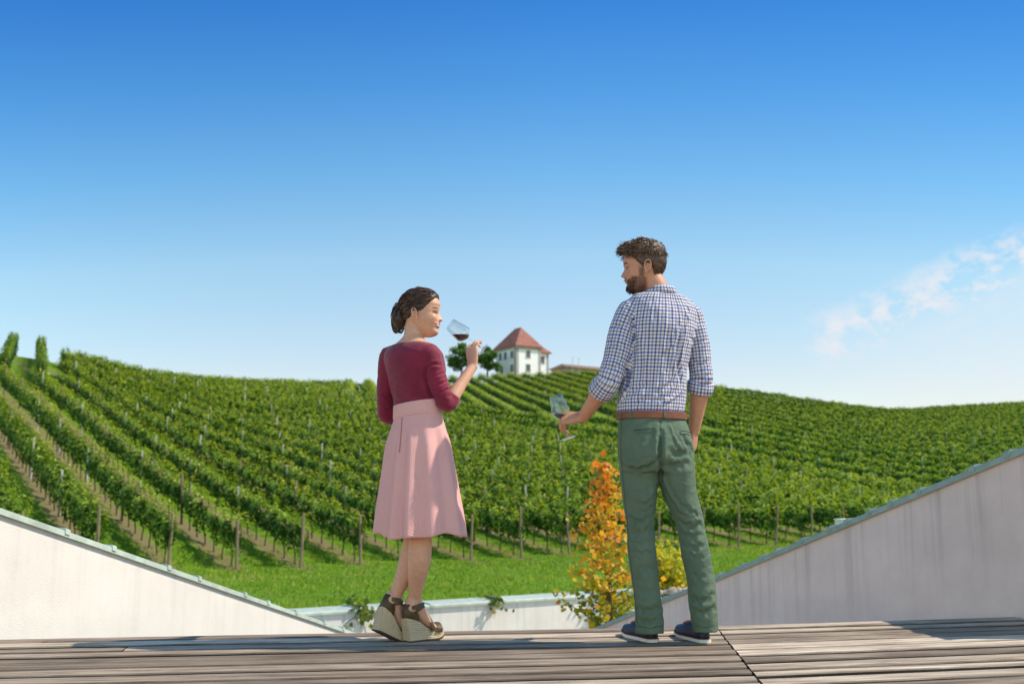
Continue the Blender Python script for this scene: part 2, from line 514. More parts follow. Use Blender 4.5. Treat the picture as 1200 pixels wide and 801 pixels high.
ORD = ["first", "second", "third", "fourth", "fifth", "sixth", "seventh", "eighth", "ninth", "tenth", "eleventh", "twelfth", "thirteenth", "fourteenth", "fifteenth", "sixteenth", "seventeenth",
       "eighteenth", "nineteenth", "twentieth"]
step_h = DR * LEN / math.sqrt(1 + HM * HM)         # along the headland the rows are DR apart (rows are square to it)
hdir = np.array([1, HM]) / LEN
N_LEAF = 0
visible_end = 0
T_SPLIT, Y_SPLIT, T_RIGHT = -.175, 108.0, .215           # the upper parcel under the house is planted in another direction
ROWS = [('low', k, H0[:2] + hdir * DR * k) for k in range(-13, 100)]
ROWS += [('left', 400 + i, np.array([-53.5 + 2.75 * i, 72.0])) for i in range(9)]
ROWS += [('up', 200 + i, np.array([-58 + 3.05 * i, Y_SPLIT + 4])) for i in range(78)]
for parcel, k, start in ROWS:
    rng = np.random.default_rng(1000 + k)
    # walk up the hill
    Y = start[1]; X = start[0]
    ds = .5
    xs, ys = [], []
    s = 0
    while Y < 330:
        xs.append(X); ys.append(Y)
        m = -MR if parcel == 'low' else -.485 if parcel == 'left' else -.16 - .0004 * (Y - Y_SPLIT); l = math.sqrt(1 + m * m)
        X += m / l * ds; Y += ds / l
        if X < -160: break
    xs = np.array(xs); ys = np.array(ys)
    zs = zground(xs, ys)
    t = xs / ys
    C = np.interp(np.clip(t, -1.1, 1.1), _tt, _crest)
    px, py, dep = project(np.stack([xs, ys, zs + 1], 1))
    ok = (px > -110) & (px < 1300) & (ys < C + 7)
    if parcel == 'low': ok &= ((t < T_SPLIT) | (ys < Y_SPLIT) | (t > T_RIGHT)) & ((t > -.455) | (ys < 69.5))
    if parcel == 'low' and k % 2: ok &= ~((t > -.235) & (t < .04) & (ys > 58 + 45 * np.maximum(0, .02 - t)))
    if parcel == 'low' and k % 3: ok &= ~((t > .04) & (ys > 58))
    if parcel == 'left': ok &= t < -.452
    elif parcel == 'up': ok &= (t > T_SPLIT) & (t < T_RIGHT)
    mrow = {'low': -MR, 'left': -.485, 'up': -.18}[parcel]
    # hidden foot of the far left rows, behind the white wall
    ok &= ~((px < 200) & (py > 700))
    gap = np.zeros(len(xs), bool)
    if ok.sum() < 8: continue
    i0, i1 = np.nonzero(ok)[0][[0, -1]]
    L = np.arange(len(xs)) * ds
    root = empty("vine_row", (float(xs[i0]), float(ys[i0]), float(zs[i0])))
    # ---- foliage
    tl = L[i0:i1 + 1]
    Yl = ys[i0:i1 + 1]
    dens = np.clip(430 * (34 / Yl) ** 1.05, 40, 440)
    vig = 1 + .28 * n1(tl / 1.05 + 31 * k, 5)
    missing = (n1(tl / 1.3 + 7.7 * k, 9) > .62)
    dens = dens * np.clip(vig, .55, 1.4) * np.where(missing, .08, 1)
    if isinstance(gap, np.ndarray): dens = dens * np.where(gap[i0:i1 + 1], 0, 1)
    cnt = rng.poisson(dens * ds)
    seg = np.repeat(np.arange(len(tl)), cnt)
    N = len(seg)
    if N < 20: continue
    ss = tl[seg] + rng.random(N) * ds
    cx = np.interp(ss, L, xs); cy = np.interp(ss, L, ys); cz = np.interp(ss, L, zs)
    mm = np.full(N, mrow); ll = np.sqrt(1 + mm * mm)
    ax = np.stack([1 / ll, -mm / ll], 1)                    # across the row
    phase = rng.random()
    bulge = .5 + .5 * np.cos(2 * PI * (ss / 1.55 + phase + .35 * n1(ss * .6, k + 50)))
    wid = (.24 + .27 * bulge) * (1 + .45 * n1(ss / .8 + 3.1 * k, 21))
    top = 1.56 + .20 * n1(ss / .7 + 1.3 * k, 22) + .34 * bulge - .16 * sstep(52, 90, cy) * (parcel == 'low') - .06 * sstep(60, 140, cy)
    bot = .72 + .22 * n1(ss / .6 + 9.1 * k, 23) - .16 * bulge
    th = rng.random(N) * 2 * PI
    rr = np.where(rng.random(N) < .8, .82 + .26 * rng.random(N), np.sqrt(rng.random(N)) * .8)
    ce, se = np.cos(th), np.sin(th)
    ce = np.sign(ce) * np.abs(ce) ** .6; se = np.sign(se) * np.abs(se) ** .8
    if parcel == 'left': top = top + .55; wid = wid * .72; bot = bot - .25
    lat = wid * rr * ce * (.72 + .33 * (se + 1))
    hh = (top + bot) / 2 + (top - bot) / 2 * rr * se
    shoot = rng.random(N) < .05
    hh = np.where(shoot & (se > .3), hh + rng.random(N) * .28, hh)
    c = np.stack([cx + ax[:, 0] * lat, cy + ax[:, 1] * lat, cz + hh], 1)
    nrm = np.stack([ax[:, 0] * ce, ax[:, 1] * ce, se * .8 + .35], 1) + rng.normal(size=(N, 3)) * .26
    size = .098 * (np.maximum(cy, 30) / 34) ** .55 * (.7 + .6 * rng.random(N))
    V = leaf_quads(c, nrm, size, rng, 1.0, .06)
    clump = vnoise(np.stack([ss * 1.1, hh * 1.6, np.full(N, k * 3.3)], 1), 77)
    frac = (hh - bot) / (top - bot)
    rnd = np.clip(.13 + .17 * sstep(.05, .5, frac) + .46 * sstep(.50, 1.02, frac) + .17 * clump + .09 * rng.normal(size=N) + .10 * (bulge - .5), 0, 1)  # sunlit tops and shaded lower foliage put into the leaf colour by height
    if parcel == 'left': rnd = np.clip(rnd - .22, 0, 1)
    yel = rng.random(N) < .012
    rnd[yel] = 1
    # woody inner hedge so that no daylight shows straight through
    ci = np.nonzero(cnt > 0)[0]
    st = rng.random(len(ci) * 3) * ds
    sc = np.repeat(tl[ci], 3) + st
    M = len(sc)
    ox, oy, oz = np.interp(sc, L, xs), np.interp(sc, L, ys), np.interp(sc, L, zs)
    mi = np.full(M, mrow); li = np.sqrt(1 + mi * mi)
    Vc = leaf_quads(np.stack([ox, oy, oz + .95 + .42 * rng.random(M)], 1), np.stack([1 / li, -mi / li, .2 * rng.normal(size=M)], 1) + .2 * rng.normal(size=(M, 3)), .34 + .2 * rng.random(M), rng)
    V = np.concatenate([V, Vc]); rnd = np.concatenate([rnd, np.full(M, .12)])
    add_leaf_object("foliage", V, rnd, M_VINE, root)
    N_LEAF += len(rnd)
    # ---- posts and trunks where they can be told apart
    org = np.array(root.location)
    near = ys[i0] < 62
    pstart = 0 if near and i0 == 0 else (int(rng.integers(0, 10)))
    step = 13
    for i in range(i0 + pstart, i1, step):
        Yp = ys[i]
        if Yp > 150 or (Yp > 75 and rng.random() < .45): continue
        if isinstance(gap, np.ndarray) and gap[i]: continue
        endp = (i == i0 + pstart) and near and i0 == 0
        o = bpy.data.objects.new("post", POST_W if endp or rng.random() < .35 else POST_C)
        COL.objects.link(o); o.parent = root
        o.location = Vector((xs[i], ys[i], zs[i])) - Vector(org)
        o.rotation_euler = (rng.normal() * .03 + (.10 if endp and k % 2 else 0), rng.normal() * .03, rng.random() * 6)
        o.scale = (1, 1, (.87 if endp else .84) + .05 * rng.normal())
    if near:
        nt_ = 0
        for d in np.arange(.55, 26, .98):
            i = i0 + d / ds
            if i >= i1 - 1 or nt_ >= 24: break
            sx, sy, sz = np.interp(d + L[i0], L, xs), np.interp(d + L[i0], L, ys), np.interp(d + L[i0], L, zs)
            if sy > 60: break
            o = bpy.data.objects.new("trunk", TRUNKS[nt_ % 4]); COL.objects.link(o); o.parent = root
            o.location = Vector((sx, sy, sz)) - Vector(org); o.rotation_euler = (0, 0, rng.random() * 6)
            nt_ += 1
    # ---- words
    ex, ey, _ = project(np.array([xs[0], ys[0], zs[0]]))
    if i0 == 0 and k >= -1 and ex < 960 and parcel == 'low':
        tag(root, "grapevine row with the %s end post from the left along the lawn edge" % ORD[visible_end], "vine row", "grapevine rows ending at the lawn")
        visible_end += 1
    elif parcel == 'left':
        tag(root, "upright dark vine row climbing the far left crest above the cross path", "vine row", "far left crest vine rows")
    elif k < -1 and parcel == 'low':
        tag(root, "grapevine row on the far left slope whose foot is hidden by the white wall", "vine row", "far left grapevine rows")
    else:
        tag(root, "green grapevine row higher up the hillside, below the house or right of it", "vine row", "upper hillside grapevine rows")
print("leaves", N_LEAF, "ends", visible_end)

# low grass tufts on the open lawn
rng = np.random.default_rng(5)
N = 90000
gxr = rng.uniform(-17, 24, N); gyr = rng.uniform(18.5, 56, N)
keep = gyr < Y_AT0 + HM * gxr + 3.0
gxr, gyr = gxr[keep], gyr[keep]
px, py, _ = project(np.stack([gxr, gyr, zground(gxr, gyr)], 1))
kp = (px > 150) & (px < 1000) & (py < 730)
gxr, gyr = gxr[kp], gyr[kp]
N = len(gxr)
tuft = .6 * vnoise(np.stack([gxr * .9, gyr * .9, 0 * gxr], 1), 8) + .7 * vnoise(np.stack([gxr * .22, gyr * .45, 0 * gxr], 1), 18)
base = np.stack([gxr, gyr, zground(gxr, gyr)], 1)
h = (.05 + .06 * rng.random(N)) * (1 + .5 * tuft)
lean = rng.normal(size=(N, 2)) * .035
wv = rng.normal(size=(N, 2)); wv /= np.linalg.norm(wv, axis=1, keepdims=True)
wv *= .022
top = base + np.stack([lean[:, 0], lean[:, 1], h], 1)
V = np.stack([base - np.stack([wv[:, 0], wv[:, 1], 0 * h], 1), base + np.stack([wv[:, 0], wv[:, 1], 0 * h], 1), top + np.stack([wv[:, 0] * .3, wv[:, 1] * .3, 0 * h], 1), top - np.stack([wv[:, 0] * .3, wv[:, 1] * .3, 0 * h], 1)], 1).reshape(-1, 3)
M_TUFT = leaf_mat("lawn_blades", [(0, (.06, .14, .012)), (.45, (.19, .31, .022)), (.75, (.33, .39, .045)), (1, (.52, .46, .18))], .3)
g = add_leaf_object("grass", V, np.clip(.45 + .25 * tuft + .2 * rng.normal(size=N), 0, 1), M_TUFT, None)
tag(g, "short bright green grass on the lawn below the vines", "grass", kind='stuff')
# ================================================================== DECK
J0 = PZ(838, 733)[:2]; J1 = PZ(893, 801)[:2]
jd = (J1 - J0) / np.linalg.norm(J1 - J0)
EL = PZ(0, 748)[:2]; ER = PZ(1200, 722)[:2]
M_DECK, nt, out = newmat("weathered_planks"); T = NT(nt)
uv = T.node('ShaderNodeUVMap', uv_map='UVMap').outputs[0]
a = T.attr('rnd').outputs['Fac']
off = T.node('ShaderNodeCombineXYZ', i_X=T.math('MULTIPLY', a, 37.0), i_Y=T.math('MULTIPLY', a, 91.0))
vv = T.node('ShaderNodeVectorMath', operation='ADD', i_0=uv, i_1=off.outputs[0]).outputs[0]
grain = T.noise(T.scale(vv, (.9, 13, 1)), 2.6, 7, .70, .5)
fib = T.noise(T.scale(vv, (2.5, 60, 1)), 2.2, 4, .7)
blot = T.noise(T.scale(vv, (.8, 3.0, 1)), 1.7, 5, .6)
kn = T.node('ShaderNodeTexVoronoi', feature='F1'); T.link(T.scale(vv, (.62, 3.6, 1)), kn.inputs['Vector']); kn.inputs['Scale'].default_value = 1.0; kn.inputs['Randomness'].default_value = 1
knot = T.maprange(kn.outputs['Distance'], .035, .10, 1, 0)
crack = T.maprange(T.noise(T.scale(vv, (.55, 26, 1)), 1.7, 3, .55, .3), .675, .70, 0, 1)
base = T.ramp(grain, [(.30, (.13, .108, .088)), (.44, (.38, .325, .27)), (.56, (.62, .56, .49)), (.72, (.86, .82, .76))])
base = T.mix(T.maprange(blot, .35, .7, 0, .6), base, (.19, .165, .14))
base = T.mix(T.maprange(T.noise(T.scale(vv, (1.6, 9, 1)), 1.3, 4), .58, .72, 0, .6), base, (.56, .52, .46))
base = T.mix(T.maprange(fib, .5, .75, 0, .45), base, (.10, .085, .07))
tone = T.ramp(a, [(0, (.45, .41, .37)), (.18, (.72, .67, .62)), (.5, (1, .96, .91)), (.8, (1.15, 1.1, 1.03)), (1, (1.3, 1.27, 1.22))])
base = T.mix(1.0, base, tone, 'MULTIPLY')
base = T.mix(1.0, base, (1.07, 1.0, .91), 'MULTIPLY')
base = T.mix(T.math('MULTIPLY', knot, .7), base, (.07, .05, .035))
base = T.mix(T.math('MULTIPLY', crack, .85), base, (.025, .02, .016))
base = T.mix(T.math('MULTIPLY', T.attr('edge_dark').outputs['Fac'], .93), base, (.022, .018, .015))  # board sides, ends and edges coloured darker along the gaps
hgt = T.math('SUBTRACT', T.math('ADD', grain, T.math('MULTIPLY', fib, .5)), T.math('ADD', T.math('MULTIPLY', crack, 1.5), T.math('MULTIPLY', knot, .4)))
principled(T, out, base, .82, .22, T.bump(hgt, .65, .006))

PITCH_W = .150
rng = np.random.default_rng(21)
DV, DF, DUV, DRND, DSIDE = [], [], [], [], []
def plank(e0, d, nrm, side, v0, v1, ustart, uend, rnd):
    """one board: e0 edge origin, d along, nrm towards the camera; ustart/uend functions of v"""
    prof = [(v0, -.035), (v0, -.006), (v0 + .006, 0), ((v0 + v1) / 2, .0015), (v1 - .006, 0), (v1, -.005), (v1, -.035)]
    L = abs(uend((v0 + v1) / 2) - ustart((v0 + v1) / 2))
    n = max(3, int(L / .22))
    hz = rng.normal() * .0016; tilt = rng.normal() * .0025
    b = len(DV); ph = rng.random() * 50
    for i in range(n + 1):
        f = i / n
        for j, (v, z) in enumerate(prof):
            u0, u1 = ustart(v), uend(v)
            u = u0 + (u1 - u0) * f
            wob = .0022 * float(n1(np.array([u * 1.7 + ph + (7 if j > 3 else 0)]), 3)[0]) * (1 if j != 3 else 0)
            p = e0 + d * u + nrm * (v + wob)
            zz = z + hz + tilt * (v - v0) / (v1 - v0) + .0022 * float(n1(np.array([u * .8 + ph]), 4)[0])
            DV.append((p[0], p[1], zz)); DUV.append((u, v))
    k = len(prof)
    for i in range(n):
        for j in range(k - 1):
            a_, b_ = b + i * k + j, b + i * k + j + 1
            DF.append((a_, a_ + k, b_ + k, b_)); DRND.append(rnd); DSIDE.append(1.0 if j in (0, k - 2) else .3 if j == 1 else .62 if j == k - 3 else 0)
    DF.append(tuple(b + j for j in range(k))); DRND.append(rnd); DSIDE.append(1)
    DF.append(tuple(b + n * k + j for j in range(k - 1, -1, -1))); DRND.append(rnd); DSIDE.append(1)

def panel(side):
    if side < 0:
        d = (J0 - EL) / np.linalg.norm(J0 - EL)
    else:
        d = (ER - J0) / np.linalg.norm(ER - J0)
    nrm = np.array([d[1], -d[0]])                      # towards the camera
    # joint line in (u, v): J0 + s*jd -> u = s*jd.d, v = s*jd.nrm
    ju = jd.dot(d) / jd.dot(nrm)
    v = 0.0
    for i in range(40):
        wv = PITCH_W * (1 + .10 * rng.normal()) if i else PITCH_W
        wv = min(max(wv, .115), .18)
        v0, v1 = v + .014, v + wv - .015 - max(0, .006 * rng.normal())
        joint = lambda q, s=side: ju * q + s * .004
        if side < 0: ends = [-10.5] + sorted(rng.uniform(-9, -.8, rng.integers(0, 3))) 
        else: ends = sorted(rng.uniform(.7, 5.5, rng.integers(0, 3))) + [6.5]
        if side < 0:
            cuts = ends
            for c in range(len(cuts)):
                a0 = cuts[c] + .003
                if c + 1 < len(cuts): plank(J0, d, nrm, side, v0, v1, (lambda q, a0=a0: a0), (lambda q, b0=cuts[c + 1] - .003: b0), rng.random())
                else: plank(J0, d, nrm, side, v0, v1, (lambda q, a0=a0: a0), joint, rng.random())
        else:
            cuts = ends
            for c in range(len(cuts)):
                b0 = cuts[c] - .003
                if c == 0: plank(J0, d, nrm, side, v0, v1, joint, (lambda q, b0=b0: b0), rng.random())
                else: plank(J0, d, nrm, side, v0, v1, (lambda q, a0=cuts[c - 1] + .003: a0), (lambda q, b0=b0: b0), rng.random())
        v += wv
    return d, nrm
dL, nL = panel(-1)
dR, nR = panel(1)
deck = obj("deck", DV, DF, M_DECK)
uvl = deck.data.uv_layers.new(name='UVMap')
lv = np.zeros(len(deck.data.loops), np.int32); deck.data.loops.foreach_get('vertex_index', lv)
uvl.data.foreach_set('uv', np.array(DUV, np.float32)[lv].ravel())
setattr_face(deck.data, 'rnd', DRND); setattr_face(deck.data, 'edge_dark', DSIDE)
tag(deck, "deck of weathered grey boards under the couple's feet", "deck", kind='structure')
mb = MB()
for (d, n_, a0, a1) in ((dL, nL, -10.4, -.05), (dR, nR, .05, 6.4)):
    for vv_ in np.arange(.12, 5.6, .9):
        c = J0 + d * (a0 + a1) / 2 + n_ * vv_
        mb.box((c[0], c[1], -.09), (a1 - a0 - .4 - .15 * vv_, .08, .09), math.atan2(d[1], d[0]))
mb.build("joist", simple("joist_timber", (.035, .03, .025), .9), deck)

# ================================================================== WALLS
def wall_mat(name, lo, hi, streak):
    m, nt, out = newmat(name); T = NT(nt)
    uv = T.node('ShaderNodeUVMap', uv_map='UVMap').outputs[0]
    sp = T.node('ShaderNodeSeparateXYZ', i_0=uv)
    big = T.noise(uv, .9, 5, .6); mid = T.noise(uv, 5, 5, .65); fine = T.noise(uv, 90, 4, .7)
    f = T.math('ADD', T.math('ADD', T.math('MULTIPLY', big, .55), T.math('MULTIPLY', mid, .3)), T.math('MULTIPLY', fine, .15))
    col = T.ramp(f, [(.32, lo), (.68, hi)])
    st = T.noise(T.scale(uv, (5.5, .22, 1)), 1.6, 4, .6)
    drip = T.math('MULTIPLY', T.maprange(st, .50, .68, 0, 1), T.maprange(sp.outputs[1], 0, .75, 1, 0))
    narrow = T.math('MULTIPLY', T.maprange(T.noise(T.scale(uv, (2.6, .05, 1)), 1.9, 2, .4), .66, .72, 0, 1), T.maprange(sp.outputs[1], 0, .5, 1, 0))
    top = T.maprange(T.math('ADD', sp.outputs[1], T.math('MULTIPLY', mid, .03)), .02, .06, .5, 0)
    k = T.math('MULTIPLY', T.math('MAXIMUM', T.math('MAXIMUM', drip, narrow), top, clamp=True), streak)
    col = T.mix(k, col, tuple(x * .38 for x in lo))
    principled(T, out, col, .92, .15, T.bump(T.math('ADD', fine, T.math('MULTIPLY', mid, .7)), .35, .006))
    return m
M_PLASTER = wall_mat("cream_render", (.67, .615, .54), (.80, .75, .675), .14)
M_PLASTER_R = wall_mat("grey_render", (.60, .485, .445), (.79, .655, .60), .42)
M_PLASTER_W = wall_mat("white_render", (.74, .68, .60), (.88, .83, .74), .35)
M_PATINA = simple("green_copper", (.46, .53, .44), .55, .30, 9, .2, .4, .004)
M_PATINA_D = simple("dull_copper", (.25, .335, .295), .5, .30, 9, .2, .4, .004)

def slope_wall(label, p0, p1, outward, mat, cmat, thick=.28, bottom=-3.2, ribs=(), cop_w=.06, cop_h=.05):
    """wall from p0 to p1 (3D points on its visible top edge); outward = side away from the visible face"""
    p0, p1 = np.array(p0), np.array(p1)
    o = _norm(outward)
    root = empty("retaining_wall", (float(p0[0]), float(p0[1]), bottom))
    mb = MB(); uvs = []
    n = 24
    L = np.linalg.norm((p1 - p0)[:2])
    for i in range(n + 1):
        q = p0 + (p1 - p0) * i / n
        for dz, dy in ((None, 0), (-.012, 0), (-.012, thick), (None, thick)):
            z = bottom if dz is None else q[2] + dz
            mb.v.append(tuple(np.array([q[0], q[1], z]) + o * dy)); uvs.append((L * i / n + (3 if dy else 0), q[2] - z))
    for i in range(n):
        for j in range(3):
            mb.f.append((4 * i + j, 4 * i + 4 + j, 4 * i + 5 + j, 4 * i + j + 1))
    mb.f += [(0, 1, 2, 3), (4 * n + 3, 4 * n + 2, 4 * n + 1, 4 * n)]
    body = obj("rendered_wall", mb.v, mb.f, mat, root)
    ul = body.data.uv_layers.new(name='UVMap')
    lv = np.zeros(len(body.data.loops), np.int32); body.data.loops.foreach_get('vertex_index', lv)
    ul.data.foreach_set('uv', np.array(uvs, np.float32)[lv].ravel())
    # coping: folded metal cap with a drip edge
    mb = MB()
    t = _norm(p1 - p0); up = np.array([0, 0, 1.0])
    a, b = p0 - t * .02, p1 + t * .02
    cs = [(-cop_w, -.024), (-cop_w, .006), (-cop_w + .008, cop_h * .6), (thick / 2, cop_h), (thick + cop_w - .008, cop_h * .6), (thick + cop_w, .006), (thick + cop_w, -.024), (thick + .004, -.010), (-.004, -.010)]
    vs = [q + o * x + up * z for q in (a, b) for x, z in cs]
    k = len(cs)
    mb.add(vs, [(j, (j + 1) % k, k + (j + 1) % k, k + j) for j in range(k)] + [tuple(range(k - 1, -1, -1)), tuple(range(k, 2 * k))])
    cap = mb.build("coping", cmat, root)
    for r in ribs:
        mb = MB()
        q = p0 + (p1 - p0) * r
        w_ = .022
        cs2 = [(x * 1.0 + (-.006 if x < thick / 2 else .006), z + .014) for x, z in cs[:7]]
        vs = [q + t * s + o * x + up * z for s in (-w_, w_) for x, z in cs2]
        kk = len(cs2)
        mb.add(vs, [(j, j + 1, kk + j + 1, kk + j) for j in range(kk - 1)] + [tuple(range(kk - 1, -1, -1)), tuple(range(kk, 2 * kk))])
        mb.build("coping_clip", cmat, cap)
    return tag(root, label, "wall")

def along(px_list, p0, p1):
    """fractions of p0->p1 whose image column is px"""
    fr = np.linspace(0, 1, 4000); q = p0 + (p1 - p0) * fr[:, None]
    x, _, _ = project(q)
    return [float(fr[np.argmin(np.abs(x - p))]) for p in px_list]

kY = .95
a0, a1 = P(0, 598, 5.75 * kY), P(417, 743, 11 * kY)
dA = (a1 - a0); a0 = a0 - dA * .16
nrmA = np.array([dA[1], -dA[0], 0]); nrmA = nrmA / np.linalg.norm(nrmA)
slope_wall("long cream retaining wall sloping down on the left with pale green coping", a0, a1, -nrmA, M_PLASTER, M_PATINA,
           ribs=along([75, 130, 195, 231, 285, 312, 345, 378, 400], a0, a1), cop_w=.022, cop_h=.018)
b0, b1 = P(1200, 527, 5.65 * kY), P(690, 740, 11.2 * kY)
dB = (b1 - b0); b0 = b0 - dB * .115
nrmB = np.array([dB[1], -dB[0], 0]); nrmB = nrmB / np.linalg.norm(nrmB)
if nrmB[0] < 0: nrmB = -nrmB
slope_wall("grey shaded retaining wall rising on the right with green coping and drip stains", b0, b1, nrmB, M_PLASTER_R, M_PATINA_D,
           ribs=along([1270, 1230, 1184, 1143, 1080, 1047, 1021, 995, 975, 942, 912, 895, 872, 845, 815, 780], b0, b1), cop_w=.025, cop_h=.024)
# low parapet across the foot of the lawn
c0, c1 = P(290, 721, 13.6 * kY), P(905, 686, 18.4 * kY)
c1[2] = c0[2] = (c0[2] + c1[2]) / 2
dC = c1 - c0; nC = np.array([-dC[1], dC[0], 0]); nC /= np.linalg.norm(nC)
lw = slope_wall("low white parapet wall with thin green coping at the foot of the lawn", c0, c1, nC, M_PLASTER_W, M_PATINA, thick=.5, ribs=along([420, 505, 590, 680], c0, c1), cop_w=.035, cop_h=.03)
lw.name = "parapet_wall"
# white block end beyond the right wall
d0 = P(985, 609.5, 26); 
mb = MB(); mb.box((d0[0] + .26, d0[1], d0[2] - 1.2), (.50, 1.0, 2.4)); 
r = empty("wall_block", (d0[0] + .26, d0[1], d0[2] - 2.4))
tag(r, "small white wall block showing over the green coping of the right wall", "wall block")
mb.build("block", simple("white_cap_render", (.86, .82, .76), .9, .08), r)
mb = MB(); mb.box((d0[0] + .26, d0[1], d0[2] + .018), (.54, 1.04, .036)); mb.build("coping", simple("white_cap", (.80, .78, .74), .7, .1), r)
# rubble retaining edge behind the man's legs
rng = np.random.default_rng(31)
st = empty("stone_wall", tuple(P(795, 712, 15.2)))
tag(st, "short rough rubble stone edging under the golden shrub behind the man's legs", "stone wall")
mb = MB()
for row in range(4):
    for i in range(11):
        ctr = P(764 + i * 7.2 + (row % 2) * 3, 716 - row * 7.2 - i * .5, 15.2 + .05 * rng.random())
        s = np.array([.058, .06, .047]) * (1 + .25 * rng.normal(size=3))
        bm = bmesh.new(); bmesh.ops.create_icosphere(bm, subdivisions=2, radius=1)
        vs = [np.array(v.co) for v in bm.verts]; fs = [tuple(v.index for v in f.verts) for f in bm.faces]; bm.free()
        vs = np.array(vs); vs = vs * (1 + .22 * vnoise(vs * 1.4 + 9.1 * i + 3.3 * row, 6))[:, None]
        mb.add(ctr + np.sign(vs) * np.abs(vs) ** .8 * s, fs)
mb.build("rubble", simple("rubble_stone", (.42, .36, .29), .9, .4, 9, .6, .1, .01), st)

# ================================================================== HOUSE ON THE HILL
HY = 188.0
corner = P(605, 440, HY)
zb = corner[2] - 3.0
sc = HY / FPX
phi = math.radians(33)
uR = np.array([math.cos(phi), math.sin(phi), 0]); uL = np.array([-math.sin(phi), math.cos(phi), 0])
LR, LL = 40.5 * sc / math.cos(phi) * 1.03, 25 * sc / math.sin(phi) * .98
zE = P(605, 405.5, HY)[2]; zA = P(610, 384.5, HY + 5)[2]
house = empty("white_house", (corner[0], corner[1], zb))
tag(house, "white two storey house with red hipped roof on top of the hill", "house")
M_HWALL = simple("lime_wash", (.90, .88, .85), .9, .08, 1.2, .1)
M_HROOF, nt, out = newmat("clay_tiles"); T = NT(nt)
pos = T.pos()
cr = T.ramp(T.noise(pos, 1.2, 5, .7), [(.3, (.25, .095, .075)), (.55, (.36, .16, .125)), (.75, (.46, .26, .20))])
wv = T.node('ShaderNodeTexWave', wave_type='BANDS', bands_direction='Z'); T.link(pos, wv.inputs['Vector']); wv.inputs['Scale'].default_value = .9; wv.inputs['Distortion'].default_value = 1
cr = T.mix(T.math('MULTIPLY', wv.outputs['Fac'], .25), cr, (.2, .07, .045))
principled(T, out, cr, .85, .15, T.bump(wv.outputs['Fac'], .4, .1))
M_PANE = simple("dark_glass", (.03, .035, .04), .15, .2, 3, 0, .5)
M_STONE = simple("quoin_stone", (.40, .385, .37), .9, .15, 3, .2)
def HP(a, b, z): return corner + uR * a + uL * b + np.array([0, 0, z - corner[2]])
mb = MB()
STEP = LR * .70
mb.hexa([HP(0, 0, zb), HP(STEP, 0, zb), HP(STEP, LL, zb), HP(0, LL, zb), HP(0, 0, zE), HP(STEP, 0, zE), HP(STEP, LL, zE), HP(0, LL, zE)])
mb.hexa([HP(STEP - .05, .75, zb), HP(LR, .75, zb), HP(LR, LL - .3, zb), HP(STEP - .05, LL - .3, zb), HP(STEP - .05, .75, zE - .75), HP(LR, .75, zE - .75), HP(LR, LL - .3, zE - .75), HP(STEP - .05, LL - .3, zE - .75)])
mb.build("wall", M_HWALL, house)
def roof(a0, a1, b0, b1, z0, ra, rb, z1, th=.22):
    mb = MB()
    lo = [HP(a0, b0, z0), HP(a1, b0, z0), HP(a1, b1, z0), HP(a0, b1, z0)]
    up_ = [p + np.array([0, 0, th]) for p in lo]
    A, B = HP(ra[0], ra[1], z1), HP(rb[0], rb[1], z1)
    mb.add(lo + up_ + [A, B], [(3, 2, 1, 0), (0, 1, 5, 4), (1, 2, 6, 5), (2, 3, 7, 6), (3, 0, 4, 7), (4, 5, 8), (5, 6, 9, 8), (6, 7, 9), (7, 4, 8, 9)])
    return mb
oh = .5
mb = roof(-oh, STEP + oh * .6, -oh, LL + oh, zE, (STEP * .5, LL * .36), (STEP * .5, LL * .66), zA)
mb.build("roof", M_HROOF, house)
mb = roof(STEP * .55, LR + oh, .75 - oh, LL - .3 + oh, zE - .75, (STEP * .62, LL * .40), (STEP * .62, LL * .6), zA - 1.6, .2)
mb.build("roof", M_HROOF, house)
mb = MB()
for a_ in (0, STEP):
    mb.hexa([HP(a_ - .03 if a_ == 0 else a_ - .5, -.05, zb), HP(a_ + .55 if a_ == 0 else a_ + .03, -.05, zb), HP(a_ + .55 if a_ == 0 else a_ + .03, .02, zb), HP(a_ - .03 if a_ == 0 else a_ - .5, .02, zb)] +
            [HP(a_ - .03 if a_ == 0 else a_ - .5, -.05, zE - .02), HP(a_ + .55 if a_ == 0 else a_ + .03, -.05, zE - .02), HP(a_ + .55 if a_ == 0 else a_ + .03, .02, zE - .02), HP(a_ - .03 if a_ == 0 else a_ - .5, .02, zE - .02)])
mb.hexa([HP(-.06, -.02, zb), HP(.02, -.02, zb), HP(.02, .7, zb), HP(-.06, .7, zb), HP(-.06, -.02, zE - .02), HP(.02, -.02, zE - .02), HP(.02, .7, zE - .02), HP(-.06, .7, zE - .02)])
mb.hexa([HP(LR - .45, .70, zb), HP(LR + .03, .70, zb), HP(LR + .03, .78, zb), HP(LR - .45, .78, zb), HP(LR - .45, .70, zE - .8), HP(LR + .03, .70, zE - .8), HP(LR + .03, .78, zE - .8), HP(LR - .45, .78, zE - .8)])
mb.build("corner_stone", M_STONE, house)
mb = MB()
mb.hexa([HP(-.25, -.25, zE - .35), HP(STEP + .1, -.25, zE - .35), HP(STEP + .1, .03, zE - .35), HP(-.25, .03, zE - .35), HP(-.25, -.25, zE - .004), HP(STEP + .1, -.25, zE - .004), HP(STEP + .1, .03, zE - .004), HP(-.25, .03, zE - .004)])
mb.hexa([HP(-.25, .034, zE - .35), HP(.03, .034, zE - .35), HP(.03, LL + .2, zE - .35), HP(-.25, LL + .2, zE - .35), HP(-.25, .034, zE - .004), HP(.03, .034, zE - .004), HP(.03, LL + .2, zE - .004), HP(-.25, LL + .2, zE - .004)])
mb.build("eaves", M_STONE, house)
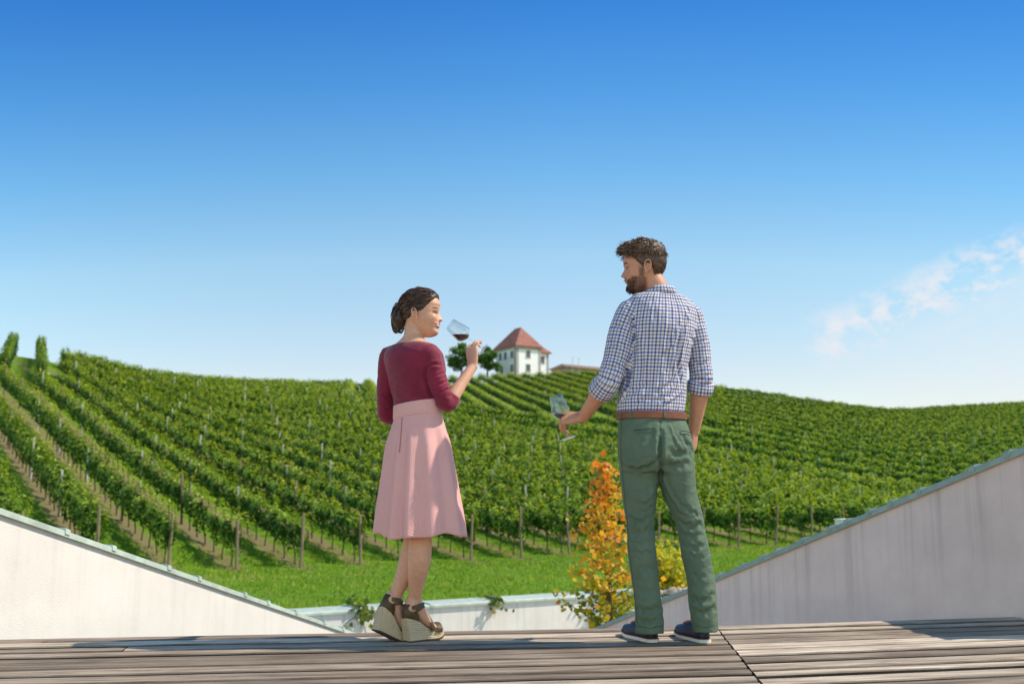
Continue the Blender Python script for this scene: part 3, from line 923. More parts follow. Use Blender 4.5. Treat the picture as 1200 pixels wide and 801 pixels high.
def window(face, s, zc, ww=.78, hh=1.2, dep=0.0):
    f = MB(); p = MB()
    def W(du, dn, dz):
        return HP(s + du, dep - dn, zc + dz) if face == 'R' else HP(-dn, s + du, zc + dz)
    def slab(mbb, x0, x1, z0, z1, n0, n1_):
        mbb.hexa([W(x0, n1_, z0), W(x1, n1_, z0), W(x1, n0, z0), W(x0, n0, z0), W(x0, n1_, z1), W(x1, n1_, z1), W(x1, n0, z1), W(x0, n0, z1)])
    t_ = .12
    slab(f, -ww / 2 - t_, ww / 2 + t_, hh / 2, hh / 2 + t_, -.02, .08); slab(f, -ww / 2 - t_ - .06, ww / 2 + t_ + .06, -hh / 2 - t_, -hh / 2, -.02, .12)
    slab(f, -ww / 2 - t_, -ww / 2, -hh / 2, hh / 2, -.02, .08); slab(f, ww / 2, ww / 2 + t_, -hh / 2, hh / 2, -.02, .08)
    slab(f, -.04, .04, -hh / 2, hh / 2, -.01, .05)
    fo = f.build("window", M_STONE, house)
    slab(p, -ww / 2, ww / 2, -hh / 2, hh / 2, -.03, .02)
    p.build("pane", M_PANE, fo)
zU, zL = P(605, 413.5, HY)[2], P(605, 429.5, HY)[2]
window('R', LR * .34, zU); window('R', LR * .34, zL); window('R', STEP + .95, zU - .75, dep=.75)
for s in (.2, .52, .78): window('L', LL * s, zU - .1)
for s in (.2, .7): window('L', LL * s, zL - .1)
# long low barn right of the house
barn = empty("low_barn", tuple(P(684, 440, 191)))
tag(barn, "long low barn with a flat brown roof behind the vines right of the house", "barn")
q0, q1 = P(664, 440, 191), P(714, 440, 197)
zt = P(684, 429.5, 191)[2]
dq = _norm(q1 - q0); nq = np.array([-dq[1], dq[0], 0])
def BP(a, b, z): p = q0 + dq * a + nq * b; return np.array([p[0], p[1], z])
LB = np.linalg.norm(q1 - q0)
mb = MB(); mb.hexa([BP(0, 0, zt - 5), BP(LB, 0, zt - 5), BP(LB, 5, zt - 5), BP(0, 5, zt - 5), BP(0, 0, zt - .1), BP(LB, 0, zt - .1), BP(LB, 5, zt - .1), BP(0, 5, zt - .1)])
mb.build("wall", simple("tan_wall", (.40, .33, .25), .9, .2, 1), barn)
mb = MB(); mb.add([BP(-.6, -.6, zt - .1), BP(LB + .6, -.6, zt - .1), BP(LB + .6, 5.6, zt - .1), BP(-.6, 5.6, zt - .1), BP(.8, 2.5, zt + .9), BP(LB - .4, 2.5, zt + .9)], [(3, 2, 1, 0), (0, 1, 5, 4), (2, 3, 4, 5), (1, 2, 5), (3, 0, 4)])
mb.build("roof", simple("brown_roof", (.24, .16, .11), .85, .3, 1), barn)
# two thin masts by the barn
for px, h_, lb in ((671, 419, "thin grey mast beside the barn, the one nearer the house"), (678, 420, "thin grey mast standing over the barn roof, the one farther from the house")):
    p0 = P(px, 440, 190); p1 = P(px, h_, 190)
    mb = MB(); mb.tube([p0, p1], [.06, .04], 6); mb.box(tuple(p1), (.5, .06, .06))
    tag(mb.build("mast", M_CONC, origin=p0), lb, "mast")

# ================================================================== TREES
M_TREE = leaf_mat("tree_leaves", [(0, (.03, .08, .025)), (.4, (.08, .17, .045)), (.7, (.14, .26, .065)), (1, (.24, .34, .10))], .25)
M_TRUNK = simple("tree_bark", (.14, .105, .075), .9, .4, 6, .5, .1, .02)
def broad_tree(name, foot, height, spread, seed, n_leaf, leaf, label):
    rng = np.random.default_rng(seed)
    root = empty(name, tuple(foot))
    mb = MB(); foot = np.array(foot)
    fork = foot + np.array([.1, 0, height * .38])
    mb.tube([foot - [0, 0, .3], foot + [0.05, 0, height * .2], fork, foot + [0, 0, height * .8]], [height * .035, height * .026, height * .022, .04], 8)
    tips = []
    for i in range(9):
        an = i * 2.4 + rng.random(); el_ = rng.uniform(.25, 1.0)
        ln = spread * rng.uniform(.55, 1.0)
        st_ = foot + np.array([0, 0, height * rng.uniform(.18, .7)])
        tip = st_ + np.array([math.cos(an) * ln, math.sin(an) * ln, ln * el_ * .8])
        mid_ = (st_ + tip) / 2 + np.array([0, 0, .12 * ln])
        mb.tube([st_, mid_, tip], [height * .014, height * .009, .02], 6); tips.append(tip); tips.append(mid_ + rng.normal(size=3) * .2)
    tips += [foot + np.array([rng.normal() * spread * .4, rng.normal() * .4, height * q]) for q in (.25, .32, .42, .5)]
    tips.append(foot + np.array([0, 0, height * .88])); tips.append(foot + np.array([.2, 0, height * .8]))
    mb.build("trunk", M_TRUNK, root, True)
    cs, rd = [], []
    for tpt in tips:
        r_ = spread * rng.uniform(.30, .52)
        k_ = int(n_leaf / len(tips))
        d = rng.normal(size=(k_, 3)); d /= np.linalg.norm(d, axis=1, keepdims=True)
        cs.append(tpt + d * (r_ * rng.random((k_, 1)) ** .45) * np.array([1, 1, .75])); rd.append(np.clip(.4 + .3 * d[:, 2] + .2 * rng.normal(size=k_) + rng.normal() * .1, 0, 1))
    c = np.concatenate(cs); rd = np.concatenate(rd)
    c = c[:]; 
    V = leaf_quads(c, rng.normal(size=(len(c), 3)) + [0, 0, .4], leaf * (.6 + .8 * rng.random(len(c))), rng)
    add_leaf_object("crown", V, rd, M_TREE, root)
    return tag(root, label, "tree")
f = P(541, 440, 187)
broad_tree("hill_tree", f, P(541, 400, 187)[2] - f[2], 2.35, 3, 3600, .36, "larger round green tree on the crest, farther from the house, behind the woman's wine glass")
f = P(571, 440, 187)
broad_tree("hill_tree", f, P(571, 404, 187)[2] - f[2], 2.1, 9, 3000, .36, "small green tree on the crest right beside the white house")

# young maple in early autumn colour
M_MAPLE = leaf_mat("autumn_leaves", [(0, (.05, .10, .010)), (.22, (.17, .24, .018)), (.42, (.48, .40, .035)), (.62, (.66, .36, .035)), (.82, (.62, .19, .035)), (1, (.46, .085, .03))], .4, .5)
rng = np.random.default_rng(17)
TY = 12.0
tb = P(716, 760, TY); tt = P(706, 540, TY)
tree = empty("young_maple", (tb[0], tb[1], -3.05))
tag(tree, "slender young tree with orange, red and yellow leaves behind the man's left leg", "tree")
mb = MB()
pts = [np.array([tb[0], tb[1], -3.1]), tb, tb + (tt - tb) * .35 + [.02, 0, 0], tb + (tt - tb) * .7, tt]
mb.tube(pts, [.035, .03, .022, .013, .004], 8)
H = tt[2] - tb[2]
C_, N_, S_, R_ = [], [], [], []
for i in range(52):
    f = .02 + .97 * (i / 51) ** 1.05
    base_ = tb + (tt - tb) * f
    an = i * 2.399 + rng.normal() * .3
    ln = (.58 * (1 - f) ** .9 + .045) * rng.uniform(.7, 1.15)
    d = np.array([math.cos(an), math.sin(an), 0])
    tip = base_ + d * ln + np.array([0, 0, ln * rng.uniform(.25, .6) - .02])
    mid_ = base_ + d * ln * .5 + np.array([0, 0, ln * .30])
    mb.tube([base_, mid_, tip], [.009 * (1.2 - f), .006, .002], 5)
    nl = int(27 * (.4 + ln / .5) * (1.2 if f < .4 else 1))
    for j in range(nl):
        s = rng.uniform(.12, 1.08)
        p = base_ * (1 - s) ** 2 + 2 * mid_ * s * (1 - s) + tip * s * s
        p = p + rng.normal(size=3) * np.array([.055, .055, .05])
        C_.append(p); N_.append(rng.normal(size=3) * .8 + [.2, -.3, .7]); S_.append(rng.uniform(.045, .085))
        # red and orange towards the top and the tips, green-yellow low and inside
        R_.append(np.clip(.28 + .42 * f + .10 * s + .16 * rng.normal() + .12 * math.sin(i * 1.9) - (.20 if f < .25 else 0), 0, 1))
mb.build("trunk", M_TRUNK, tree, True)
V = leaf_quads(np.array(C_), np.array(N_), np.array(S_), rng, 1.15, .1)
add_leaf_object("crown", V, np.array(R_), M_MAPLE, tree)

M_GOLD = leaf_mat("golden_leaves", [(0, (.08, .14, .012)), (.35, (.30, .34, .025)), (.65, (.58, .52, .04)), (.85, (.64, .44, .045)), (1, (.52, .24, .04))], .4, .5)
SY = 15.6
sb = P(782, 712, SY); shrub = empty("golden_shrub", (sb[0], sb[1], sb[2] - .3))
tag(shrub, "yellow green shrub glowing between the man's legs above the rubble edging", "shrub")
mb = MB(); C_, N_, S_, R_ = [], [], [], []
for i in range(42):
    tipx, tipy = rng.uniform(738, 812), rng.uniform(622, 692)
    tip = P(tipx, max(tipy, 632 + max(0, tipx - 782) * 1.1), SY + rng.uniform(-.3, .4))
    b_ = sb + np.array([rng.normal() * .12, rng.normal() * .1, -.2])
    mid_ = (b_ + tip) / 2 + np.array([0, 0, .06])
    mb.tube([b_, mid_, tip], [.010, .006, .002], 5)
    for j in range(62):
        s = rng.uniform(.15, 1.05)
        p = b_ * (1 - s) ** 2 + 2 * mid_ * s * (1 - s) + tip * s * s + rng.normal(size=3) * .075
        C_.append(p); N_.append(rng.normal(size=3) * .8 + [.2, -.3, .6]); S_.append(rng.uniform(.05, .09)); R_.append(np.clip(.5 + .2 * rng.normal() + .15 * math.sin(i * 2.1), 0, 1))
mb.build("stem", M_TRUNK, shrub, True)
add_leaf_object("foliage", leaf_quads(np.array(C_), np.array(N_), np.array(S_), rng, 1.1, .1), np.array(R_), M_GOLD, shrub)
# creepers trailing over the parapet
M_IVY = leaf_mat("creeper_leaves", [(0, (.03, .07, .01)), (.5, (.09, .16, .015)), (.8, (.22, .22, .03)), (1, (.30, .16, .05))], .3)
def creeper(px, py, n, w_, h_, label):
    C_, N_, S_ = [], [], []
    fr = along([px], c0, c1)[0]; q = c0 + (c1 - c0) * fr
    mb = MB()
    for i in range(5):
        x0 = rng.normal() * w_ * .5; dirn = _norm(dC)
        top_ = q + dirn * x0 - nC * .06 + [0, 0, .05]
        low = q + dirn * (x0 + rng.normal() * .12) - nC * .06 - [0, 0, h_ * rng.uniform(.5, 1)]
        mb.tube([top_ + nC * .3, top_, (top_ + low) / 2 + dirn * .05, low], [.008, .008, .006, .003], 5)
        for j in range(n // 5):
            s = rng.random() ** 1.3; p = top_ * (1 - s) + low * s + rng.normal(size=3) * np.array([.06, .03, .05]) - nC * .03
            C_.append(p); N_.append(-nC + rng.normal(size=3) * .5 + [0, 0, .4]); S_.append(rng.uniform(.05, .1))
    for j in range(n // 2):
        p = q + _norm(dC) * rng.normal() * w_ + nC * rng.uniform(0, .4) + [0, 0, .05 + abs(rng.normal()) * .05]
        C_.append(p); N_.append(rng.normal(size=3) * .5 + [0, -.2, 1]); S_.append(rng.uniform(.05, .1))
    root = empty("creeper", tuple(q)); tag(root, label, "creeper")
    mb.build("stem", M_BARK, root)
    add_leaf_object("foliage", leaf_quads(np.array(C_), np.array(N_), np.array(S_), rng), np.clip(.5 + .25 * rng.normal(size=len(C_)), 0, 1), M_IVY, root)
creeper(423, 712, 46, .04, .30, "green creeper hanging down the parapet left of the woman's shoes")
creeper(582, 702, 24, .07, .10, "small green creeper trailing over the parapet right of the woman's shoes")
# ================================================================== FIGURE TOOLS
def remesh_union(parts, voxel, smooth=3, factor=.5):
    """one continuous surface from overlapping closed shells"""
    V, F = [], []
    for v, f in parts:
        b = len(V); V += [tuple(map(float, p)) for p in v]; F += [tuple(b + i for i in q) for q in f]
    me = bpy.data.meshes.new("tmp"); me.from_pydata(V, [], F); me.update()
    bm = bmesh.new(); bm.from_mesh(me); bmesh.ops.recalc_face_normals(bm, faces=bm.faces); bm.to_mesh(me); bm.free()
    o = bpy.data.objects.new("tmp", me); COL.objects.link(o)
    r = o.modifiers.new("r", 'REMESH'); r.mode = 'VOXEL'; r.voxel_size = voxel; r.adaptivity = 0
    if smooth:
        s = o.modifiers.new("s", 'SMOOTH'); s.factor = factor; s.iterations = smooth
    dg = bpy.context.evaluated_depsgraph_get()
    ev = o.evaluated_get(dg)
    m2 = bpy.data.meshes.new_from_object(ev)
    bpy.data.objects.remove(o); bpy.data.meshes.remove(me)
    n = len(m2.vertices); co = np.empty(n * 3, np.float32); m2.vertices.foreach_get('co', co)
    k = len(m2.polygons); ls = np.empty(len(m2.loops), np.int32); m2.loops.foreach_get('vertex_index', ls)
    lt = np.empty(k, np.int32); m2.polygons.foreach_get('loop_total', lt)
    assert (lt == 4).all()
    bpy.data.meshes.remove(m2)
    return co.reshape(-1, 3).astype(float), ls.reshape(-1, 4)

def vnormals(V, Q):
    n = np.cross(V[Q[:, 2]] - V[Q[:, 0]], V[Q[:, 3]] - V[Q[:, 1]])
    out = np.zeros_like(V)
    for j in range(4): np.add.at(out, Q[:, j], n)
    return out / (np.linalg.norm(out, axis=1, keepdims=True) + 1e-12)

def seg_dist(V, a, b):
    a = np.asarray(a, float); b = np.asarray(b, float); d = b - a
    t = np.clip(((V - a) @ d) / max(d @ d, 1e-9), 0, 1)
    return np.linalg.norm(V - (a + t[:, None] * d), axis=1), t

def creases(V, Q, items):
    """push the cloth in (negative) or out along soft curved folds: (points, amplitude, width)"""
    N = vnormals(V, Q); D = np.zeros(len(V))
    for pts, amp, w_ in items:
        best = np.full(len(V), 9.0); tt_ = np.zeros(len(V)); K = len(pts) - 1
        for i in range(K):
            d, t = seg_dist(V, pts[i], pts[i + 1])
            better = d < best; best = np.where(better, d, best); tt_ = np.where(better, (i + t) / K, tt_)
        taper = np.sin(np.clip(tt_, .04, .96) * PI) ** .5
        D += amp * taper * (np.exp(-(best / w_) ** 2) - .45 * np.exp(-((best - 1.9 * w_) / w_) ** 2))
    return V + N * D[:, None]

def ring_loft(rings, n=40):
    """rings: (centre, u axis, v axis, a, bfront, bback, power)"""
    vs, fs = [], []
    for c, u, v, a, bf, bb, p in rings:
        for j in range(n):
            t = 2 * PI * j / n; ca, sa = math.cos(t), math.sin(t)
            ca = math.copysign(abs(ca) ** (2 / p), ca); sa = math.copysign(abs(sa) ** (2 / p), sa)
            vs.append(np.asarray(c) + np.asarray(u) * a * ca + np.asarray(v) * (bf if sa > 0 else bb) * sa)
    K = len(rings)
    for k in range(K - 1):
        for j in range(n):
            a_, b_ = k * n + j, k * n + (j + 1) % n
            fs.append((a_, b_, b_ + n, a_ + n))
    fs.append(tuple(range(n - 1, -1, -1))); fs.append(tuple((K - 1) * n + j for j in range(n)))
    return vs, fs

def interp_rings(rings, sub=4):
    arr = np.array([np.concatenate([np.asarray(c, float), [a, bf, bb, p]]) for c, u, v, a, bf, bb, p in rings])
    out = []
    K = len(arr); u, v = rings[0][1], rings[0][2]
    for k in range(K - 1):
        p0, p1, p2, p3 = arr[max(k - 1, 0)], arr[k], arr[k + 1], arr[min(k + 2, K - 1)]
        for s in range(sub):
            t = s / sub
            out.append(.5 * (2 * p1 + (p2 - p0) * t + (2 * p0 - 5 * p1 + 4 * p2 - p3) * t * t + (3 * p1 - p0 - 3 * p2 + p3) * t ** 3))
    out.append(arr[-1])
    return [(x[:3], u, v, max(x[3], .004), max(x[4], .004), max(x[5], .004), x[6]) for x in out]

def ellipsoid(c, r, R=None, n=16):
    vs, fs = [], []
    for i in range(n // 2 + 1):
        th = PI * i / (n // 2)
        for j in range(n):
            a = 2 * PI * j / n
            p = np.array([math.sin(th) * math.cos(a) * r[0], math.sin(th) * math.sin(a) * r[1], math.cos(th) * r[2]])
            vs.append(np.asarray(c) + (R @ p if R is not None else p))
    for i in range(n // 2):
        for j in range(n):
            a, b = i * n + j, i * n + (j + 1) % n
            fs.append((a, a + n, b + n, b))
    return vs, fs

# ------------------------------------------------------------------ head
_TABS = {}
def tab(z, t):
    """profile tables, rounded off so that no facet edges show"""
    if id(t) not in _TABS:
        g = np.linspace(-.125, .1175, 1200); y = np.interp(g, [x[0] for x in t], [x[1] for x in t])
        k1 = np.hanning(27); k1 /= k1.sum(); k2 = np.hanning(121); k2 /= k2.sum()
        a = np.convolve(np.pad(y, 13, mode='edge'), k1, 'valid'); b = np.convolve(np.pad(y, 60, mode='edge'), k2, 'valid')
        w_ = sstep(.0, .02, g) * sstep(.112, .095, g) if t is ZF else sstep(-.118, -.105, g) * sstep(.114, .100, g)
        _TABS[id(t)] = (g, a * (1 - w_) + b * w_)
    g, y = _TABS[id(t)]
    return np.interp(z, g, y)
ZF = [(-.121, .050), (-.114, .074), (-.103, .087), (-.092, .088), (-.081, .083), (-.074, .084), (-.066, .090), (-.0605, .0885), (-.054, .094), (-.046, .0905), (-.034, .088), (-.015, .086), (.0, .085), (.012, .0885), (.024, .093), (.045, .0935), (.065, .088), (.085, .073), (.103, .045), (.113, .018), (.117, .0)]
ZB = [(-.121, .012), (-.10, -.012), (-.08, -.040), (-.06, -.062), (-.03, -.084), (.0, -.097), (.03, -.104), (.06, -.100), (.085, -.082), (.103, -.055), (.113, -.024), (.117, -.002)]
ZW = [(-.121, .014), (-.112, .028), (-.10, .042), (-.085, .054), (-.065, .0605), (-.04, .0665), (-.01, .0715), (.02, .0755), (.045, .0765), (.065, .072), (.085, .059), (.103, .037), (.113, .016), (.117, .002)]

def head_shape(phi, z, fem=0.0):
    """surface point for azimuth phi (0 = face) and height z in head space"""
    xf, xb, w_ = tab(z, ZF), tab(z, ZB), tab(z, ZW) * (1 - .05 * fem - .16 * fem * sstep(-.035, -.105, z))
    xf = xf - .004 * fem * ((z > .015) & (z < .04))
    c = (xf + xb) * .5 + .004
    cf, sf = np.cos(phi), np.sin(phi)
    x = np.where(cf > 0, c + (xf - c) * np.abs(cf) ** .92, c - (c - xb) * np.abs(cf) ** .95)
    y = w_ * np.sign(sf) * np.abs(sf) ** .86
    front = cf > .05
    nose_l = np.interp(z, [-.046, -.041, -.034, -.028, -.012, .004, .016], [0, .008, .0255 - .001 * fem, .0225 - .002 * fem, .013 - .002 * fem, .005, 0])
    nose_w = np.interp(z, [-.045, -.035, -.02, .0, .02], [.0155, .0135, .0105, .008, .009]) * (1 - .12 * fem)
    x = x + front * nose_l * np.exp(-(y / nose_w) ** 2)
    ala = np.exp(-((np.abs(y) - .012) / .006) ** 2 - ((z + .034) / .007) ** 2)
    x = x + front * .006 * ala
    x = x - front * .0085 * np.exp(-((np.abs(y) - .031) / .014) ** 2 - ((z - .001) / .010) ** 2)
    x = x + front * .0050 * np.exp(-((np.abs(y) - .031) / .010) ** 2 - ((z + .001) / .0065) ** 2)
    x = x + front * .0045 * np.exp(-((np.abs(y) - .028) / .018) ** 2 - ((z - .019) / .006) ** 2) * (1 - .5 * fem)
    lips = np.exp(-(y / .022) ** 4)
    x = x + front * lips * .0025 * (np.exp(-((z + .0545) / .004) ** 2) + np.exp(-((z + .066) / .0045) ** 2) - 1.5 * np.exp(-((z + .0603) / .002) ** 2))
    x = x + front * fem * (.0030 * np.exp(-(y / .021) ** 4) * (np.exp(-((z + .0535) / .0035) ** 2) + 1.2 * np.exp(-((z + .0685) / .0045) ** 2)) - .0045 * np.exp(-(y / .019) ** 4) * np.exp(-((z + .0605) / .0032) ** 2))
    ch = np.exp(-((np.abs(y) - .044) / .016) ** 2 - ((z + .028) / .018) ** 2)
    x = x + front * .005 * ch * (1 + fem)
    return x, y

def head_mesh(fem):
    zs = np.concatenate([np.linspace(-.1205, .09, 84), .117 - .027 * np.linspace(.93, 0.01, 14) ** 1.5])
    n = 96
    ph = np.linspace(-PI, PI, n, endpoint=False)
    vs, fs = [], []
    for z in zs:
        x, y = head_shape(ph, np.full(n, z), fem)
        vs += [np.array([a, b, z]) for a, b in zip(x, y)]
    K = len(zs)
    for k in range(K - 1):
        for j in range(n):
            a, b = k * n + j, k * n + (j + 1) % n
            fs.append((a, b, b + n, a + n))
    fs.append(tuple(range(n - 1, -1, -1))); fs.append(tuple((K - 1) * n + j for j in range(n)))
    return vs, fs

def ear(side, k=1.0):
    """curled rim, bowl and lobe; side +1 is the wearer's left"""
    parts = []
    c = np.array([-.016, side * .0715, -.012])
    out = np.array([-.35, side * .94, 0]); out /= np.linalg.norm(out)
    fw = np.array([.94, side * .35, 0]); up = np.array([-.17, 0, .985])
    rim = []
    for a in np.linspace(-.35 * PI, 1.32 * PI, 15):
        rim.append(c + out * (.011 + .006 * math.sin(a * .8)) - fw * math.cos(a - .12) * -.0165 * (1 + .12 * math.sin(a)) + up * (.0285 * math.sin(a) + .004))
    parts.append(tube(rim, [.0028] + [.0044] * 13 + [.003], 8, ref=out))
    parts.append(ellipsoid(c + out * .003 - fw * .003, (.018, .007, .027), np.stack([fw, out, up], 1)))
    parts.append(ellipsoid(c + out * .007 + fw * .004 - up * .0255, (.0085, .0048, .010), np.stack([fw, out, up], 1)))
    parts.append(ellipsoid(c + out * .006 + fw * .0125 - up * .002, (.004, .0045, .007), np.stack([fw, out, up], 1)))
    return parts

class Head:
    def __init__(self, centre, fwd, pitch=0.0, roll=0.0, scale=1.0, fem=0.0):
        f = _norm([fwd[0], fwd[1], 0]); l = np.array([-f[1], f[0], 0]); u = np.array([0, 0, 1.0])
        cp, sp_ = math.cos(pitch), math.sin(pitch)       # positive looks down
        f2 = f * cp - u * sp_; u2 = u * cp + f * sp_
        cr_, sr = math.cos(roll), math.sin(roll)
        l3 = l * cr_ + u2 * sr; u3 = u2 * cr_ - l * sr
        self.R = np.stack([f2, l3, u3], 1); self.c = np.asarray(centre, float); self.s = scale; self.fem = fem
    def w(self, pts): return self.c + (np.asarray(pts, float) * self.s) @ self.R.T
    def loc(self, pts): return ((np.asarray(pts, float) - self.c) @ self.R) / self.s
    def shells(self):
        out = []
        v, f = head_mesh(self.fem); out.append((self.w(v), f))
        for sd_ in (1, -1):
            for v, f in ear(sd_):
                v = np.array(v); c = np.array([-.016, sd_ * .069, -.012]); v = c + (v - c) * (1 - .16 * self.fem); out.append((self.w(v), f))
        return out

# ------------------------------------------------------------------ hand
def hand_shells(wrist, fdir, back, size=1.0, curls=None, spread=.10, thumb=None, side=1, palm_bend=0.0):
    """wrist point, direction of the fingers, direction the back of the hand faces.
    side=+1 when the thumb lies towards cross(fdir, back). curls: four (a, b, c) bends in radians towards the palm."""
    f = _norm(fdir); b = _norm(np.asarray(back, float) - f * np.dot(back, f)); s = np.cross(f, b) * side   # s points to the thumb side
    W = np.asarray(wrist, float)
    L = .098 * size
    sh = []
    prs = [(-.014, .0215, .0185), (.006, .0245, .0180), (.028, .0325, .0165), (.055, .0385, .0150), (.085, .0395, .0125), (.100, .036, .0090)]
    pts = [W + f * (x * size) - b * palm_bend * (x / .1) ** 2 for x, _, _ in prs]
    sh.append(tube(pts, [(a_ * size, c_ * size) for _, a_, c_ in prs], 20, ref=s, power=2.5))
    lens = [(.044, .027, .022), (.048, .031, .023), (.044, .029, .023), (.035, .022, .020)]
    rad = [.0090, .0092, .0088, .0078]
    offs = [.030, .0105, -.0095, -.028]
    fw = [.092, .097, .093, .083]
    curls = curls or [(.3, .35, .2)] * 4
    for i in range(4):
        p = W + f * fw[i] * size + s * offs[i] * size - b * .002
        d = _norm(f + s * spread * (1.4, .45, -.5, -1.5)[i])
        r0 = rad[i] * size
        pts = [p - d * .03 * size, p]; rr = [r0 * .95, r0 * 1.08]
        dd, bb = d, _norm(b - d * np.dot(b, d))
        for k in range(3):
            a = curls[i][k]
            dd, bb = _norm(dd * math.cos(a) - bb * math.sin(a)), _norm(bb * math.cos(a) + dd * math.sin(a))
            q = pts[-1] + dd * lens[i][k] * size
            pts.append((pts[-1] + q) / 2); rr.append(r0 * (.93, .86, .78)[k])
            pts.append(q); rr.append(r0 * (1.0, .9, .55)[k])
        v_, f_ = stube(pts, rr, 12, ref=b, sub=3); sh.append((v_, f_))
    # thumb leaves the side of the palm near the wrist
    t = thumb or (.75, .35, -.25, .25)         # (forward, sideways, towards palm, tip bend)
    p = W + f * .022 * size + s * .024 * size - b * .004 * size
    d0 = _norm(f * t[0] + s * t[1] - b * -t[2])
    m1 = p + d0 * .046 * size
    d1 = _norm(d0 + f * t[3] * .6 - s * t[3] * .35)
    m2 = m1 + d1 * .034 * size
    d2 = _norm(d1 + f * t[3] * .6 - s * t[3] * .5)
    m3 = m2 + d2 * .027 * size
    v_, f_ = stube([p - d0 * .012, p + d0 * .02 * size, m1, (m1 + m2) / 2, m2, m3], [.0150 * size, .0145 * size, .0108 * size, .0098 * size, .0100 * size, .0060 * size], 12, ref=b, sub=3)
    sh.append((v_, f_))
    return sh

# ------------------------------------------------------------------ skin, hair and cloth materials
def skin_mat(name):
    m, nt, out = newmat(name); T = NT(nt)
    c = T.attr('tone').outputs['Color']
    n = T.noise(T.coord('Object'), 60, 4, .6); n2 = T.noise(T.coord('Object'), 420, 3, .6)
    col = T.mix(T.maprange(n, .3, .7, 0, .5), c, T.mix(1.0, c, (.86, .66, .58), 'MULTIPLY'))
    b = principled(T, out, col, T.maprange(n2, .3, .7, .42, .58), .4, T.bump(n2, .12, .001))
    b.inputs['Subsurface Weight'].default_value = .12
    b.inputs['Subsurface Radius'].default_value = (.012, .004, .002)
    b.inputs['Subsurface Scale'].default_value = .6
    return m
def hair_mat(name, dark, light):
    m, nt, out = newmat(name); T = NT(nt)
    a = T.attr('rnd').outputs['Fac']
    n = T.noise(T.coord('Object'), 55, 4, .7)
    col = T.ramp(T.math('ADD', T.math('MULTIPLY', a, .7), T.math('MULTIPLY', n, .3)), [(.15, dark), (.6, tuple((x + y) / 2 for x, y in zip(dark, light))), (.95, light)])
    principled(T, out, col, .42, .45, T.bump(T.noise(T.scale(T.coord('Object'), (1, 1, .25)), 260, 3, .7), .5, .003))
    return m

def strand_mesh(paths, widths, rnd, ns=2):
    """flat tapering locks; paths (N, K, 3), one side vector each"""
    N, K, _ = paths.shape
    tan = np.gradient(paths, axis=1); tan /= np.linalg.norm(tan, axis=2, keepdims=True) + 1e-9
    r = RNG.normal(size=(N, 1, 3)); side = np.cross(tan, r); side /= np.linalg.norm(side, axis=2, keepdims=True) + 1e-9
    tp = np.interp(np.linspace(0, 1, K), [0, .25, .7, 1], [.7, 1, .75, .08])[None, :, None] * np.asarray(widths)[:, None, None]
    V = np.stack([paths - side * tp * .5, paths + side * tp * .5], 2).reshape(-1, 3)
    i = np.arange(N)[:, None] * (K * 2) + np.arange(K - 1)[None, :] * 2
    i = i.ravel()
    Q = np.stack([i, i + 1, i + 3, i + 2], 1)
    return V, Q, np.repeat(rnd, K - 1)

def hair_object(parent, capV, capF, strands, mat):
    V, Q, R_ = strands
    capQ = [q for q in capF]
    b = len(capV)
    allV = np.concatenate([np.asarray(capV), V])
    faces = [tuple(q) for q in capQ] + [tuple(q) for q in (Q + b)]
    o = obj("hair", allV, faces, mat, parent, smooth=True)
    rn = np.concatenate([np.clip(.32 + .25 * RNG.normal(size=len(capQ)) * .4, 0, 1), R_])
    setattr_face(o.data, 'rnd', rn)
    return o

def drape(bvh, pts, width, off=.0018, sub=10, back=(0, 1, 0)):
    """a narrow strip laid on the cloth: pts are (px, py) of the photograph's seams, cast from the viewing side onto the garment"""
    q = []
    for i in range(len(pts) - 1):
        for s in range(sub):
            t = s / sub
            q.append((pts[i][0] * (1 - t) + pts[i + 1][0] * t, pts[i][1] * (1 - t) + pts[i + 1][1] * t))
    q.append(pts[-1])
    P_, N_ = [], []
    for x, y in q:
        d = ray(x, y); hit, nrm, _, _ = bvh.ray_cast(Vector(CAM), Vector(_norm(d)))
        if hit is None: continue
        P_.append(np.array(hit)); N_.append(np.array(nrm))
    return P_, N_

def strip_mesh(mb, P_, N_, width, off=.002, th=.002, lens=False):
    K = len(P_)
    if K < 2: return
    vs = []
    for i in range(K):
        t = _norm(P_[min(i + 1, K - 1)] - P_[max(i - 1, 0)]); n = N_[i]; s = _norm(np.cross(t, n))
        w_ = width * (math.sin(PI * (i + .5) / K) ** .5 if lens else 1)
        c = P_[i]
        vs += [c - s * w_ / 2 - n * .003, c - s * w_ / 2 + n * off, c + s * w_ / 2 + n * off, c + s * w_ / 2 - n * .003]
    fs = []
    for i in range(K - 1):
        for j in range(3): fs.append((4 * i + j, 4 * i + j + 1, 4 * i + 5 + j, 4 * i + 4 + j))
    mb.add(vs, fs)

